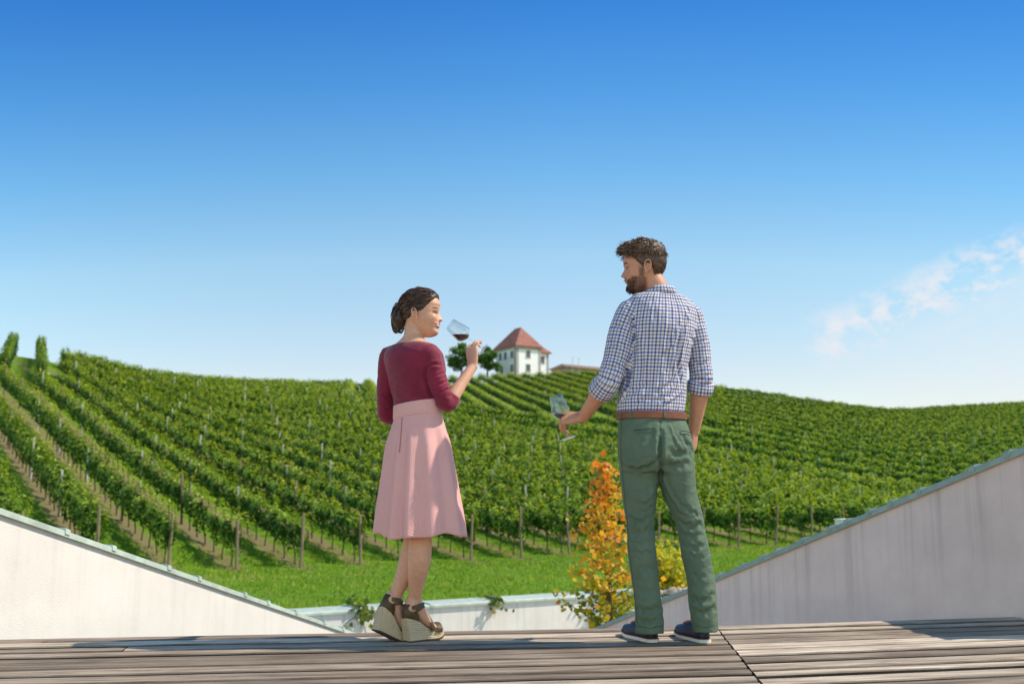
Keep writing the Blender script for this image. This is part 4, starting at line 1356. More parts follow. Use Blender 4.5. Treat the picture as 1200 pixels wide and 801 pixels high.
def body_tone(V, head, base, fem):
    """skin tone per vertex, from where it lies on the head"""
    q = head.loc(V); x, y, z = q[:, 0], q[:, 1], q[:, 2]
    n = vnoise(V * 90, 3)
    col = np.tile(np.array(base), (len(V), 1))
    hd = (z > -.13) & (np.abs(y) < .1) & (x > -.13) & (x < .14) & (z < .14)
    def blend(m, c, k=1.0):
        m = np.clip(m * hd * k, 0, 1)[:, None]
        return col * (1 - m) + np.array(c) * m
    g = lambda a, s: np.exp(-(a / s) ** 2)
    front = (x > .02).astype(float)
    col = blend(g(np.abs(y) - .042, .018) * g(z + .03, .022) * front, (base[0] * .98, base[1] * .66, base[2] * .58), .5)
    col = blend(g(np.abs(y), .012) * g(z + .034, .012) * (x > .09), (base[0] * .95, base[1] * .66, base[2] * .58), .35)
    # brows
    brow_z = .0185 + .006 * np.sin(np.clip((np.abs(y) - .012) / .04, 0, 1) * PI)
    col = blend(g(z - brow_z, .0040 if fem else .0050) * sstep(.008, .014, np.abs(y)) * sstep(.056, .046, np.abs(y)) * front * (x > .05), (.045, .026, .016), .92)
    # eyes: lash line, lid crease, white and iris in a narrow opening
    ey = np.abs(np.abs(y) - .031)
    open_ = sstep(.0145, .011, ey) * front * (x > .05)
    col = blend(g(z - .0005, .0030) * open_, (.40, .36, .33) if not fem else (base[0] * .8, base[1] * .62, base[2] * .55), .5)
    col = blend(g(ey, .0056) * g(z - .0005, .0036) * front * (x > .05), (.05, .03, .02), .9 if not fem else .35)
    if fem: col = blend(g(z + .0018, .0036) * sstep(.0205, .0150, ey) * front * (x > .04), (.018, .010, .008), 1.0)
    col = blend(g(z - .0045, .0022) * sstep(.0175, .013, ey) * front * (x > .045), (.02, .012, .01), 1.0 if fem else .8)
    col = blend(g(z + .0045, .0016) * open_, (.12, .06, .045), .6)
    # mouth
    lipm = (g(z + .0545, .0042) + g(z + .0665, .0048)) * sstep(.0255, .018, np.abs(y)) * (x > .05)
    col = blend(np.clip(lipm, 0, 1), (.46, .085, .085) if fem else (.36, .15, .115), .85 if fem else .6)
    if fem:
        smile = sstep(.0235, .019, np.abs(y)) * (x > .05)
        zc = -.0605 + 10 * np.clip(np.abs(y) - .003, 0, 1) ** 2
        smile = sstep(.034, .029, np.abs(y)) * (x > .045)
        col = blend((g(z - zc - .0082, .0036) + g(z - zc + .0090, .0042)) * sstep(.037, .032, np.abs(y)) * (x > .04), (.44, .075, .08), .95)
        col = blend(g((z - zc) / .0064, 1.0) ** 1.0 * smile, (.92, .90, .86), 1.0)
        col = blend(g(z - zc + .0045, .0012) * smile, (.20, .05, .05), .6)
        col = blend(g(np.abs(y) - .0265, .004) * g(z + .056, .006) * (x > .05), (base[0] * .5, base[1] * .36, base[2] * .3), .6)
    else:
        col = blend(g(z + .0603, .0013) * sstep(.025, .02, np.abs(y)) * (x > .05), (.08, .03, .025), .9)
    # ear bowl
    col = blend(g(z + .012, .013) * g(x + .011, .009) * sstep(.066, .071, np.abs(y)) * sstep(.083, .078, np.abs(y)), (base[0] * .42, base[1] * .26, base[2] * .22), .8)
    if not fem:
        yl = np.abs(y)
        moust = sstep(.0, .004, x - .06) * g(z + .0475, .0062) * sstep(.032, .024, yl)
        jaw = sstep(-.048, -.070, z + .25 * (yl - .035) * (x < .06) - .012 * sstep(.03, -.01, x)) * sstep(-.022, .0, x)
        side = sstep(.005, -.02, z) * sstep(.052, .06, yl) * sstep(-.006, .004, x) * sstep(.030, .016, x)
        cheek = sstep(-.038, -.064, z + .010 * n) * sstep(.047, .056, yl) * sstep(-.012, .0, x)
        lipgap = 1 - np.clip(lipm * 1.2, 0, 1) * sstep(.026, .02, yl)
        b = np.clip(np.maximum.reduce([moust, jaw, side, cheek]), 0, 1) * lipgap
        b = b * (.80 + .30 * vnoise(V * 260, 9)) * sstep(-.150, -.118, z)
        col = blend(b, (.052, .028, .016), .86)
    return np.clip(col, 0, 1)

# ------------------------------------------------------------------ wine glass
def glass_mat():
    m, nt, out = newmat("clear_glass"); T = NT(nt)
    g = T.node('ShaderNodeBsdfGlass', i_Roughness=0.0, i_IOR=1.45, i_Color=(.985, .995, .99, 1))
    tr = T.node('ShaderNodeBsdfTransparent', i_Color=(.975, .985, .98, 1))
    gl = T.node('ShaderNodeBsdfGlossy', i_Roughness=.02, i_Color=(1, 1, 1, 1))
    lw = T.node('ShaderNodeLayerWeight', i_Blend=.22)
    e = T.math('POWER', lw.outputs['Facing'], 1.6)
    n1_ = T.node('ShaderNodeMixShader', i_0=T.math('MULTIPLY_ADD', e, .60, .035), i_1=tr.outputs[0], i_2=gl.outputs[0])
    n2_ = T.node('ShaderNodeMixShader', i_0=.07, i_1=n1_.outputs[0], i_2=g.outputs[0])
    T.link(n2_.outputs[0], out.inputs['Surface'])
    return m
def wine_mat():
    m, nt, out = newmat("red_wine"); T = NT(nt)
    n = T.noise(T.coord('Object'), 20, 2)
    b = principled(T, out, T.ramp(n, [(.3, (.055, .004, .008)), (.7, (.11, .008, .014))]), .06, .5)
    b.inputs['Transmission Weight'].default_value = .35
    return m
M_GLASS = glass_mat(); M_WINE = wine_mat()

def wine_glass(label, foot, axis, size, level, up=(0, 0, 1)):
    """foot centre, axis from foot to rim, overall height; the wine surface stays level"""
    axis = _norm(axis); foot = np.asarray(foot, float)
    r_ = _norm(np.cross(axis, [.3, 1, .2])); q_ = np.cross(axis, r_)
    root = empty("wine_glass", tuple(foot)); tag(root, label, "wine glass")
    S = size / .235
    def lathe(prof, n=40):
        vs, fs = [], []
        for r, h in prof:
            for j in range(n):
                a = 2 * PI * j / n; vs.append(foot + axis * h * S + (r_ * math.cos(a) + q_ * math.sin(a)) * r * S)
        for k in range(len(prof) - 1):
            for j in range(n):
                a, b = k * n + j, k * n + (j + 1) % n; fs.append((a, b, b + n, a + n))
        return vs, fs, n
    inner = [(.004, .108), (.014, .112), (.030, .122), (.043, .134), (.0465, .141), (.0465, .146), (.043, .175), (.038, .205), (.0325, .2345)]
    outer = [(.0335, .235), (.0392, .205), (.0442, .175), (.0478, .146), (.0478, .140), (.0442, .1325), (.031, .1205), (.014, .110), (.0045, .106)]
    v, f, n = lathe(inner + outer)
    bowl = obj("bowl", v, f, M_GLASS, root, smooth=True)
    v, f, n = lathe([(.0046, .1075), (.0036, .098), (.0031, .075), (.0031, .04), (.0036, .018), (.0060, .008)])
    obj("stem", v, f, M_GLASS, root, smooth=True)
    v, f, n = lathe([(.0005, .0072), (.0062, .0072), (.014, .0040), (.028, .0022), (.0385, .0016), (.0390, .0008), (.0385, 0), (.0005, 0.0006)])
    obj("foot", v, f, M_FOOT, root, smooth=True)
    # wine: bowl interior cut by a level plane
    prof = [(max(r - .0009, .002), h + .0006) for r, h in inner]
    fine = []
    for (ra, ha), (rb, hb) in zip(prof[:-1], prof[1:]):
        for s in range(5): fine.append((ra + (rb - ra) * s / 5, ha + (hb - ha) * s / 5))
    v, f, n = lathe([(.0005, fine[0][1])] + fine)
    bm = bmesh.new()
    bv = [bm.verts.new(tuple(p)) for p in v]
    for q in f: bm.faces.new([bv[i] for i in q])
    pl = foot + axis * level * S
    res = bmesh.ops.bisect_plane(bm, geom=bm.verts[:] + bm.edges[:] + bm.faces[:], plane_co=tuple(pl), plane_no=(0, 0, 1), clear_outer=True)
    edges = [e for e in res['geom_cut'] if isinstance(e, bmesh.types.BMEdge)]
    bmesh.ops.edgenet_fill(bm, edges=edges) if edges else None
    bmesh.ops.recalc_face_normals(bm, faces=bm.faces)
    bm.verts.index_update()
    obj("wine", [np.array(x.co) for x in bm.verts], [tuple(y.index for y in x.verts) for x in bm.faces], M_WINE, root)
    bm.free()
    return root
def foot_mat():
    m, nt, out = newmat("bright_glass_foot"); T = NT(nt)
    tr = T.node('ShaderNodeBsdfTransparent', i_Color=(.95, .97, .96, 1))
    gl = T.node('ShaderNodeBsdfGlossy', i_Roughness=.12, i_Color=(1, 1, 1, 1))
    df = T.node('ShaderNodeBsdfTranslucent', i_Color=(.9, .92, .9, 1))
    a = T.node('ShaderNodeMixShader', i_0=.5, i_1=gl.outputs[0], i_2=df.outputs[0])
    b = T.node('ShaderNodeMixShader', i_0=.6, i_1=tr.outputs[0], i_2=a.outputs[0])
    T.link(b.outputs[0], out.inputs['Surface']); return m
M_FOOT = foot_mat()
# ================================================================== THE MAN
YM = 4.58
def MPt(px, py, dy=0.0): return P(px, py, YM + dy)
FM = _norm([-.36, .933, 0]); LM = np.array([-FM[1], FM[0], 0])          # faces away and slightly left; LM is his left
man = empty("person", tuple(MPt(790, 752) * np.array([1, 1, 0])))
tag(man, "bearded man in checked shirt and green trousers holding a glass low", "person")
M_SKIN = skin_mat("skin")
SK_M = (.58, .295, .180)

mhead = Head(MPt(753.2, 314, -.01), (-.99, .10), math.radians(4), 0, .95)
# joints
sL, sR = MPt(737.5, 366.5, -.05), MPt(810.5, 371, .05)
eL, eR = MPt(713.5, 445, -.085), MPt(822, 444, .06)
wL, wR = MPt(684.5, 487, .075), MPt(813.5, 503, .12)
def torso_rings(cols, grow=0.0):
    return [(MPt(x, y, dy), LM, FM, a + grow, bf + grow, bb + grow, p) for x, y, dy, a, bf, bb, p in cols]
M_TORSO = [  # px, py, dy, half width, front, back, squareness
    (763, 488, .0, .152, .105, .098, 2.3), (763, 477, .0, .160, .112, .105, 2.3), (764.5, 462, .0, .158, .115, .105, 2.3), (767, 436, .0, .152, .118, .108, 2.3),
    (770, 408, -.005, .156, .122, .118, 2.3), (772.5, 386, -.005, .166, .118, .122, 2.3), (774, 368, -.005, .172, .10, .112, 2.2), (774, 355, -.005, .163, .082, .095, 2.1),
    (774, 346, -.01, .124, .07, .080, 2.0), (774, 339, -.015, .074, .062, .068, 2.0), (773, 333, -.02, .058, .056, .058, 2.0)]
# ---- body
shells = mhead.shells()
shells.append(ring_loft(interp_rings(torso_rings(M_TORSO[:9], -.022)), 32))
nk0, nk1 = MPt(774, 349, -.01), mhead.w([[-.035, 0, -.055]])[0]
shells.append(stube([nk0 - [0, 0, .04], nk0, (nk0 * .5 + nk1 * .5) + FM * -.003, nk1, mhead.w([[-.02, 0, 0]])[0]], [.060, .058, .0555, .054, .046], 24))
for s, e, w_, sd_ in ((sL, eL, wL, 1), (sR, eR, wR, -1)):
    shells.append(stube([s, s * .5 + e * .5, e, e * .72 + w_ * .28, e * .4 + w_ * .6, w_, w_ + _norm(w_ - e) * .02],
                        [.046, .043, .040, .0445, .036, (.0250, .0275), (.0225, .0255)], 20, ref=(0, -1, .3)))
fL = _norm([-1, .24, -.02])
shells += hand_shells(wL + _norm(wL - eL) * .012, fL, (-.12, -.72, .68), 1.02, [(1.10, .42, .25), (1.20, .45, .25), (1.30, .50, .25), (1.38, .55, .3)], .05, (.78, .18, -.45, .25), 1)
fR = _norm(MPt(811, 527, .14) - wR)
shells += hand_shells(wR, fR, (.80, -.55, .1), 1.0, [(.35, .45, .3)] * 4, .03, (.8, .25, -.35, .2), -1)
for hx, hy, kx, ky, ax_, ay in ((749, 530, 752, 632, 761, 738), (791, 530, 812, 630, 826, 738)):
    shells.append(stube([MPt(hx, hy - 25), MPt(hx, hy), MPt(kx, ky), MPt(ax_, ay)], [.052, .056, .034, .030], 16, ref=(0, 1, 0)))
V, Q = remesh_union(shells, .0034, 2, .45)
body = obj("body", V, mat=M_SKIN, parent=man, quads=Q, smooth=True)
setcol_vert(body.data, 'tone', body_tone(V, mhead, SK_M, False))

# ---- shirt
M_SHIRT, nt, out = newmat("checked_cotton"); T = NT(nt)
uv = T.node('ShaderNodeUVMap', uv_map='UVMap').outputs[0]; sp = T.node('ShaderNodeSeparateXYZ', i_0=uv)
def stripes(u, per):
    f = T.math('FRACT', T.math('DIVIDE', u, per))
    a = T.math('LESS_THAN', T.math('ABSOLUTE', T.math('SUBTRACT', f, .25)), .112)
    b = T.math('LESS_THAN', T.math('ABSOLUTE', T.math('SUBTRACT', f, .75)), .10)
    return a, b
PER = .0320
ua, ub = stripes(sp.outputs[0], PER); va, vb = stripes(sp.outputs[1], PER)
white = (.79, .775, .765)
navy, brown, blue = (.075, .10, .30), (.30, .17, .16), (.17, .25, .60)
cu = T.mix(ua, T.mix(ub, white, blue), navy); cv = T.mix(va, T.mix(vb, white, brown), navy)
both = T.mix(.5, cu, cv)
mul = T.mix(1.0, cu, cv, 'MULTIPLY')
colr = T.mix(.55, both, mul)
wn = T.noise(uv, 900, 2)
mus = T.math('ADD', T.noise(T.coord('Object'), 9, 3, .55, .8), T.math('MULTIPLY', T.noise(T.coord('Object'), 26, 3, .55, .5), .35))
nb = T.node('ShaderNodeBump'); nb.inputs['Strength'].default_value = .55; nb.inputs['Distance'].default_value = .02; T.link(mus, nb.inputs['Height'])
principled(T, out, colr, .85, .2, nb.outputs[0])
sh = [ring_loft(interp_rings(torso_rings(M_TORSO[:9], .004)), 44)]
cL, cR = eL * .68 + wL * .32, eR * .74 + wR * .26
aL = [sL + LM * -.02 + [0, 0, .01], sL, MPt(728, 390, -.065), MPt(721, 420, -.08), eL, cL]
aR = [sR - LM * -.02 + [0, 0, .01], sR, MPt(817.5, 402, .055), MPt(820, 425, .06), eR, cR]
sh.append(stube(aL, [.046, .060, .058, .056, .057, .054], 24, ref=(0, -1, 0)))
sh.append(stube(aR, [.044, .056, .054, .054, .056, .054], 24, ref=(0, -1, 0)))
V, Q = remesh_union(sh, .0062, 9, .5)
bvh = BVHTree.FromPolygons([tuple(p) for p in V], [tuple(q) for q in Q])
def hits(pts): return [p for p in drape(bvh, pts, 0, sub=4)[0]]
cl = []
for pts, a_, w_ in [
    ([(803, 372), (797, 395), (794, 425), (798, 452)], -.0075, .011), ([(786, 356), (783, 385), (780, 420)], -.0035, .010),
    ([(740, 372), (744, 398), (741, 428), (734, 458)], -.007, .011), ([(750, 392), (758, 425), (752, 462)], .004, .012),
    ([(795, 385), (788, 402), (776, 412)], .0045, .009), ([(800, 430), (786, 450), (768, 460)], -.004, .010), ([(730, 468), (748, 455), (764, 448)], -.004, .010),
    ([(798, 458), (786, 468), (770, 472)], .005, .008), ([(742, 476), (756, 466), (778, 470)], -.0045, .008), ([(775, 440), (772, 458), (776, 474)], -.004, .009),
    ([(734, 402), (722, 406), (713, 402)], -.005, .008), ([(730, 424), (717, 431), (707, 428)], -.006, .008), ([(727, 440), (715, 447), (702, 440)], -.006, .008),
    ([(732, 376), (725, 382), (718, 380)], -.004, .008), ([(808, 396), (818, 402), (828, 398)], -.005, .008), ([(810, 420), (820, 428), (831, 422)], -.006, .008),
    ([(811, 438), (822, 444), (832, 438)], -.006, .008), ([(765, 352), (768, 372), (771, 392)], -.0025, .008),
    ([(730, 352), (738, 366), (742, 384)], -.004, .006), ([(806, 352), (806, 368), (803, 384)], -.004, .006)]:
    h_ = hits(pts)
    if len(h_) > 2: cl.append((h_, a_, w_))
N0 = vnormals(V, Q)
V = V + N0 * (.0035 * vnoise(V * np.array([16, 16, 9]), 41) + .0022 * vnoise(V * np.array([34, 34, 22]), 42))[:, None]
V = creases(V, Q, [(p_, a_ * 1.5, w_) for p_, a_, w_ in cl])
shirt = obj("shirt", V, mat=M_SHIRT, parent=man, quads=Q, smooth=True)
# cloth coordinates: wrap the check round the chest and each sleeve
FCt = V[Q].mean(1)
def chain_uv(pts, X, roff, r):
    best = np.full(len(X), 9.0); U = np.zeros((len(X), 2)); acc = 0
    for i in range(len(pts) - 1):
        a, b = pts[i], pts[i + 1]; d, t = seg_dist(X, a, b); dd_ = b - a; tu = ((X - a) @ dd_) / (dd_ @ dd_)
        t = np.where((i == 0) & (tu < 0), tu, np.where((i == len(pts) - 2) & (tu > 1), tu, t))
        ax = _norm(b - a); e1 = _norm(np.array([0, -1, 0]) - ax * -ax[1]); e2 = np.cross(ax, e1)
        q = X - a; ang = np.arctan2(q @ e2, q @ e1)
        L_ = np.linalg.norm(b - a)
        m = d < best; best[m] = d[m]
        U[m, 0] = ang[m] * r; U[m, 1] = acc + (t * L_)[m]; acc += L_
    return best, U
def shirt_uv(X):
    cz = np.interp(X[:, 2], [MPt(763, 488)[2], MPt(774, 346)[2]], [0, 1])
    cen = (MPt(763, 488)[None, :] * (1 - cz[:, None]) + MPt(774, 346)[None, :] * cz[:, None])
    q = X - cen
    return np.stack([np.arctan2(q @ LM, -(q @ FM) * 1.35) * .158 + 5, X[:, 2]], 1)
cvL, _ = smooth_path(aL[1:], [.05] * 5, 6); cvR, _ = smooth_path(aR[1:], [.05] * 5, 6)
dTL, _ = chain_uv(cvL, FCt, 0, .055); dTR, _ = chain_uv(cvR, FCt, 0, .055)
side_x = (FCt - MPt(774, 400)) @ LM
wch = np.zeros(len(Q), int)
zs_ = FCt[:, 2]
lim = np.interp(zs_, [MPt(763, 488)[2], MPt(770, 408)[2], MPt(774, 360)[2], MPt(774, 346)[2]], [.172, .168, .160, .148])
wch[((side_x > lim) & (dTL < .10)) | ((dTL < .075) & (side_x > lim - .035) & (zs_ < MPt(770, 385)[2]))] = 1
wch[((side_x < -lim) & (dTR < .10)) | ((dTR < .075) & (side_x < -lim + .03) & (zs_ < MPt(770, 385)[2]))] = 2
lvs = V[Q.ravel()]
uvT = shirt_uv(lvs); _, uvL = chain_uv(cvL, lvs, 0, .055); _, uvR = chain_uv(cvR, lvs, 0, .055)
wl_ = np.repeat(wch, 4)[:, None]
UVs = np.where(wl_ == 0, uvT, np.where(wl_ == 1, uvL, uvR))
shirt.data.uv_layers.new(name='UVMap').data.foreach_set('uv', UVs.astype(np.float32).ravel())
def uv_simple(o, fn):
    me = o.data
    co = np.empty(len(me.vertices) * 3, np.float32); me.vertices.foreach_get('co', co); co = co.reshape(-1, 3) + np.array(children_loc(o.parent))
    lv = np.zeros(len(me.loops), np.int32); me.loops.foreach_get('vertex_index', lv)
    me.uv_layers.new(name='UVMap').data.foreach_set('uv', fn(co[lv]).astype(np.float32).ravel())
# rolled cuffs
for c0_, c1_ in ((eL, wL), (eR, wR)):
    ax = _norm(c1_ - c0_); m_ = (cL if c0_ is eL else cR)
    pts = [m_ - ax * .050, m_ - ax * .046, m_ - ax * .020, m_ + ax * .006, m_ + ax * .012, m_ + ax * .006]
    v, f = tube(pts, [.054, .0605, .061, .0605, .056, .043], 30, ref=(0, -1, 0))
    v = np.array(v); v = v + (np.asarray(v) - m_) * (.06 * vnoise(v * 26, 8))[:, None]
    o = obj("cuff", v, f, M_SHIRT, shirt, smooth=True)
    uv_simple(o, lambda X, c=m_, a=ax: chain_uv([c - a * .05 + a * .3, c - a * .35], X, 0, .058)[1] + np.array([.012, .007]))
# collar: a stand with the leaf folded over it
vs, fs = [], []
n = 48
cprof = [(.000, .057, -.014), (.000, .0585, .016), (.002, .062, .021), (.004, .0665, .017), (.010, .078, -.016), (.010, .0745, -.019), (.004, .066, -.002)]
cc = MPt(773.5, 340, -.012)
for j in range(n + 1):
    a = -PI * .86 + 1.72 * PI * j / n
    di = -FM * math.cos(a) + LM * math.sin(a)
    dip = -.030 * (1 - math.cos(a)) / 2
    for o_, r, z in cprof:
        rr = r * (1.0 + .06 * abs(math.sin(a))) + .004 * abs(math.sin(a))
        vs.append(cc + di * rr + np.array([0, 0, z + dip * 1.2 - .006]))
k = len(cprof)
for j in range(n):
    for i in range(k):
        fs.append((j * k + i, j * k + (i + 1) % k, (j + 1) * k + (i + 1) % k, (j + 1) * k + i))
fs += [tuple(range(k)), tuple(n * k + i for i in range(k - 1, -1, -1))]
collar = obj("collar", vs, fs, M_SHIRT, shirt, smooth=True)
uv_simple(collar, lambda X: np.stack([np.arctan2((X - cc) @ LM, -((X - cc) @ FM)) * .075 + .004, X[:, 2] * 1.0 + .011], 1))

# ---- trousers
M_TRS, nt, out = newmat("green_cotton_twill"); T = NT(nt)
oc = T.coord('Object')
n_ = T.noise(oc, 14, 4); tw = T.noise(T.scale(oc, (1, 1, .5)), 700, 2)
wear = T.noise(oc, 4.5, 4)
c_ = T.ramp(T.math('ADD', T.math('MULTIPLY', n_, .5), T.math('MULTIPLY', wear, .5)), [(.3, (.082, .126, .083)), (.7, (.130, .182, .123))])
mus = T.math('ADD', T.noise(T.scale(oc, (1, 1, 1.8)), 12, 3, .5, .8), T.math('MULTIPLY', tw, .04))
nb = T.node('ShaderNodeBump'); nb.inputs['Strength'].default_value = .5; nb.inputs['Distance'].default_value = .018; T.link(mus, nb.inputs['Height'])
principled(T, out, c_, .82, .2, nb.outputs[0])
M_TRS_D = simple("green_cotton_seam", (.055, .10, .068), .85, .2, 60, .2)
tr = [ring_loft(interp_rings([(MPt(763.5, 483), LM, FM, .151, .104, .098, 2.3), (MPt(764.5, 493), LM, FM, .160, .110, .108, 2.3), (MPt(766, 508), LM, FM, .173, .112, .126, 2.25),
      (MPt(767.5, 524), LM, FM, .180, .112, .135, 2.25), (MPt(768.5, 540), LM, FM, .180, .108, .125, 2.3), (MPt(769.5, 552), LM, FM, .168, .09, .09, 2.4)]), 44)]
legL = [(750, 522, .080), (749, 545, .090), (749.5, 575, .083), (750, 600, .070), (750.5, 618, .0635), (752, 645, .066), (757, 685, .0605), (760.5, 715, .0625), (761.5, 742, .064)]
legR = [(787, 522, .080), (791.5, 545, .088), (796, 575, .080), (804, 598, .070), (810, 620, .0645), (816.5, 655, .0645), (822, 685, .0635), (824, 710, .064), (827, 740, .057)]
for lg, dyk in ((legL, (0, 0)), (legR, (0, 0))):
    pts = [MPt(x, y, .012 * math.sin((y - 520) / 220 * PI)) for x, y, r in lg]
    tr.append(stube(pts, [(r * 1.06, r * .99) for _, _, r in lg], 28, ref=(0, 1, 0)))
V, Q = remesh_union(tr, .0062, 5, .5)
bvt = BVHTree.FromPolygons([tuple(p) for p in V], [tuple(q) for q in Q])
cl = []
for pts, a_, w_ in [
    ([(736, 606), (750, 612), (764, 603)], -.0065, .008), ([(736, 622), (752, 627), (766, 619)], -.007, .008), ([(738, 633), (752, 637), (767, 631)], -.006, .007), ([(737, 644), (752, 648), (768, 645)], -.004, .007),
    ([(768, 590), (757, 600), (744, 603)], -.006, .009), ([(769, 572), (760, 582), (752, 585)], .005, .009), ([(746, 664), (760, 668), (770, 664)], -.004, .008), ([(745, 690), (758, 694), (771, 690)], -.003, .008),
    ([(776, 556), (786, 580), (797, 596), (806, 602)], .006, .010), ([(824, 606), (812, 600), (800, 592)], -.007, .009), ([(797, 612), (812, 618), (826, 612)], -.0065, .008), ([(797, 624), (812, 630), (828, 624)], -.007, .007),
    ([(800, 637), (815, 642), (830, 636)], -.006, .007), ([(802, 648), (817, 654), (832, 650)], -.004, .008), ([(806, 672), (820, 677), (835, 672)], -.0035, .009),
    ([(809, 700), (822, 706), (838, 696)], -.008, .009), ([(812, 714), (826, 719), (839, 711)], -.009, .008), ([(746, 712), (760, 716), (775, 711)], -.006, .009), ([(747, 726), (760, 729), (776, 726)], -.006, .008),
    ([(731, 547), (746, 551), (762, 546), (772, 536)], -.008, .011), ([(811, 541), (798, 544), (784, 546), (776, 543)], -.009, .010), ([(813, 530), (798, 533), (786, 530)], -.006, .009),
    ([(775, 505), (773, 525), (774, 545), (775, 560)], -.012, .011), ([(784, 496), (790, 512), (797, 524), (806, 530)], .006, .010), ([(768, 497), (762, 512), (748, 520)], -.003, .012),
    ([(789, 500), (782, 516), (777, 530)], .005, .009), ([(800, 512), (806, 522), (811, 526)], -.006, .008)]:
    h_ = [p for p in drape(bvt, pts, 0, sub=4)[0]]
    if len(h_) > 2: cl.append((h_, a_, w_))
N0 = vnormals(V, Q)
V = V + N0 * (.003 * vnoise(V * np.array([13, 13, 10]), 51) + .0022 * vnoise(V * np.array([22, 22, 40]), 52) * sstep(1.0, .35, V[:, 2]))[:, None]
V = creases(V, Q, [([q_ + np.array([0, 0, .010 * math.sin(7 * i_ + 2.3 * k_)]) for k_, q_ in enumerate(p_)], a_ * (1.35 + .5 * math.sin(i_ * 2.7)), w_ * (1.05 + .35 * math.sin(i_ * 1.3))) for i_, (p_, a_, w_) in enumerate(cl)])
trs = obj("trousers", V, mat=M_TRS, parent=man, quads=Q, smooth=True)
bvt = BVHTree.FromPolygons([tuple(p) for p in V], [tuple(q) for q in Q])
mb = MB()
for pts, w_ in (([(774, 491), (774, 505), (774.5, 520), (775, 536)], .0035), ([(729, 492), (727, 520), (730, 560), (735, 610), (737, 640), (743, 690), (747, 730)], .0035),
                ([(747, 733), (761, 735.5), (776, 733)], .003), ([(816, 733), (827, 735), (838, 732)], .003)):
    p_, q_ = drape(bvt, pts, w_, sub=14); strip_mesh(mb, p_, q_, w_, .0012)
mb.build("seam", M_TRS_D, trs)
for pts in ([(743.5, 505.5), (754, 504.5), (766.5, 503)], [(797, 507), (802, 506.5), (807.5, 508)]):
    mb = MB(); p_, q_ = drape(bvt, pts, .012, sub=10); strip_mesh(mb, p_, q_, .012, .0035); mb.build("pocket_welt", M_TRS, trs)
    mb = MB(); p_, q_ = drape(bvt, [(x, y - 1.3) for x, y in pts], .004, sub=10); strip_mesh(mb, p_, q_, .0038, .0042); mb.build("pocket_slit", simple("pocket_shadow", (.02, .035, .025), .9), trs)
# ---- belt
M_BELT = simple("brown_leather", (.20, .062, .030), .45, .3, 40, .25, .4, .001)
bc = MPt(763.5, 486.5)
vs, fs = [], []
n = 64
for j in range(n):
    t = 2 * PI * j / n; ca, sa = math.cos(t), math.sin(t)
    ca2 = math.copysign(abs(ca) ** (2 / 2.3), ca); sa2 = math.copysign(abs(sa) ** (2 / 2.3), sa)
    for g, z in ((.010, -.017), (.0150, -.0155), (.0155, .0155), (.010, .017)):
        vs.append(bc + LM * (.154 + g) * ca2 + FM * ((.106 if sa > 0 else .102) + g) * sa2 + np.array([0, 0, z - .004]))
for j in range(n):
    for i in range(4):
        a, b = j * 4 + i, j * 4 + (i + 1) % 4; c2 = ((j + 1) % n) * 4
        fs.append((a, b, c2 + (i + 1) % 4, c2 + i))
belt = obj("belt", vs, fs, M_BELT, man, smooth=False)
bvb = BVHTree.FromPolygons([tuple(p) for p in vs], fs)
for px_ in (739, 779, 727):
    mb = MB(); p_, q_ = drape(bvb, [(px_, 481.5), (px_, 486), (px_, 490.5)], .011, sub=4)
    strip_mesh(mb, p_, q_, .011, .004); mb.build("belt_loop", M_TRS, trs)

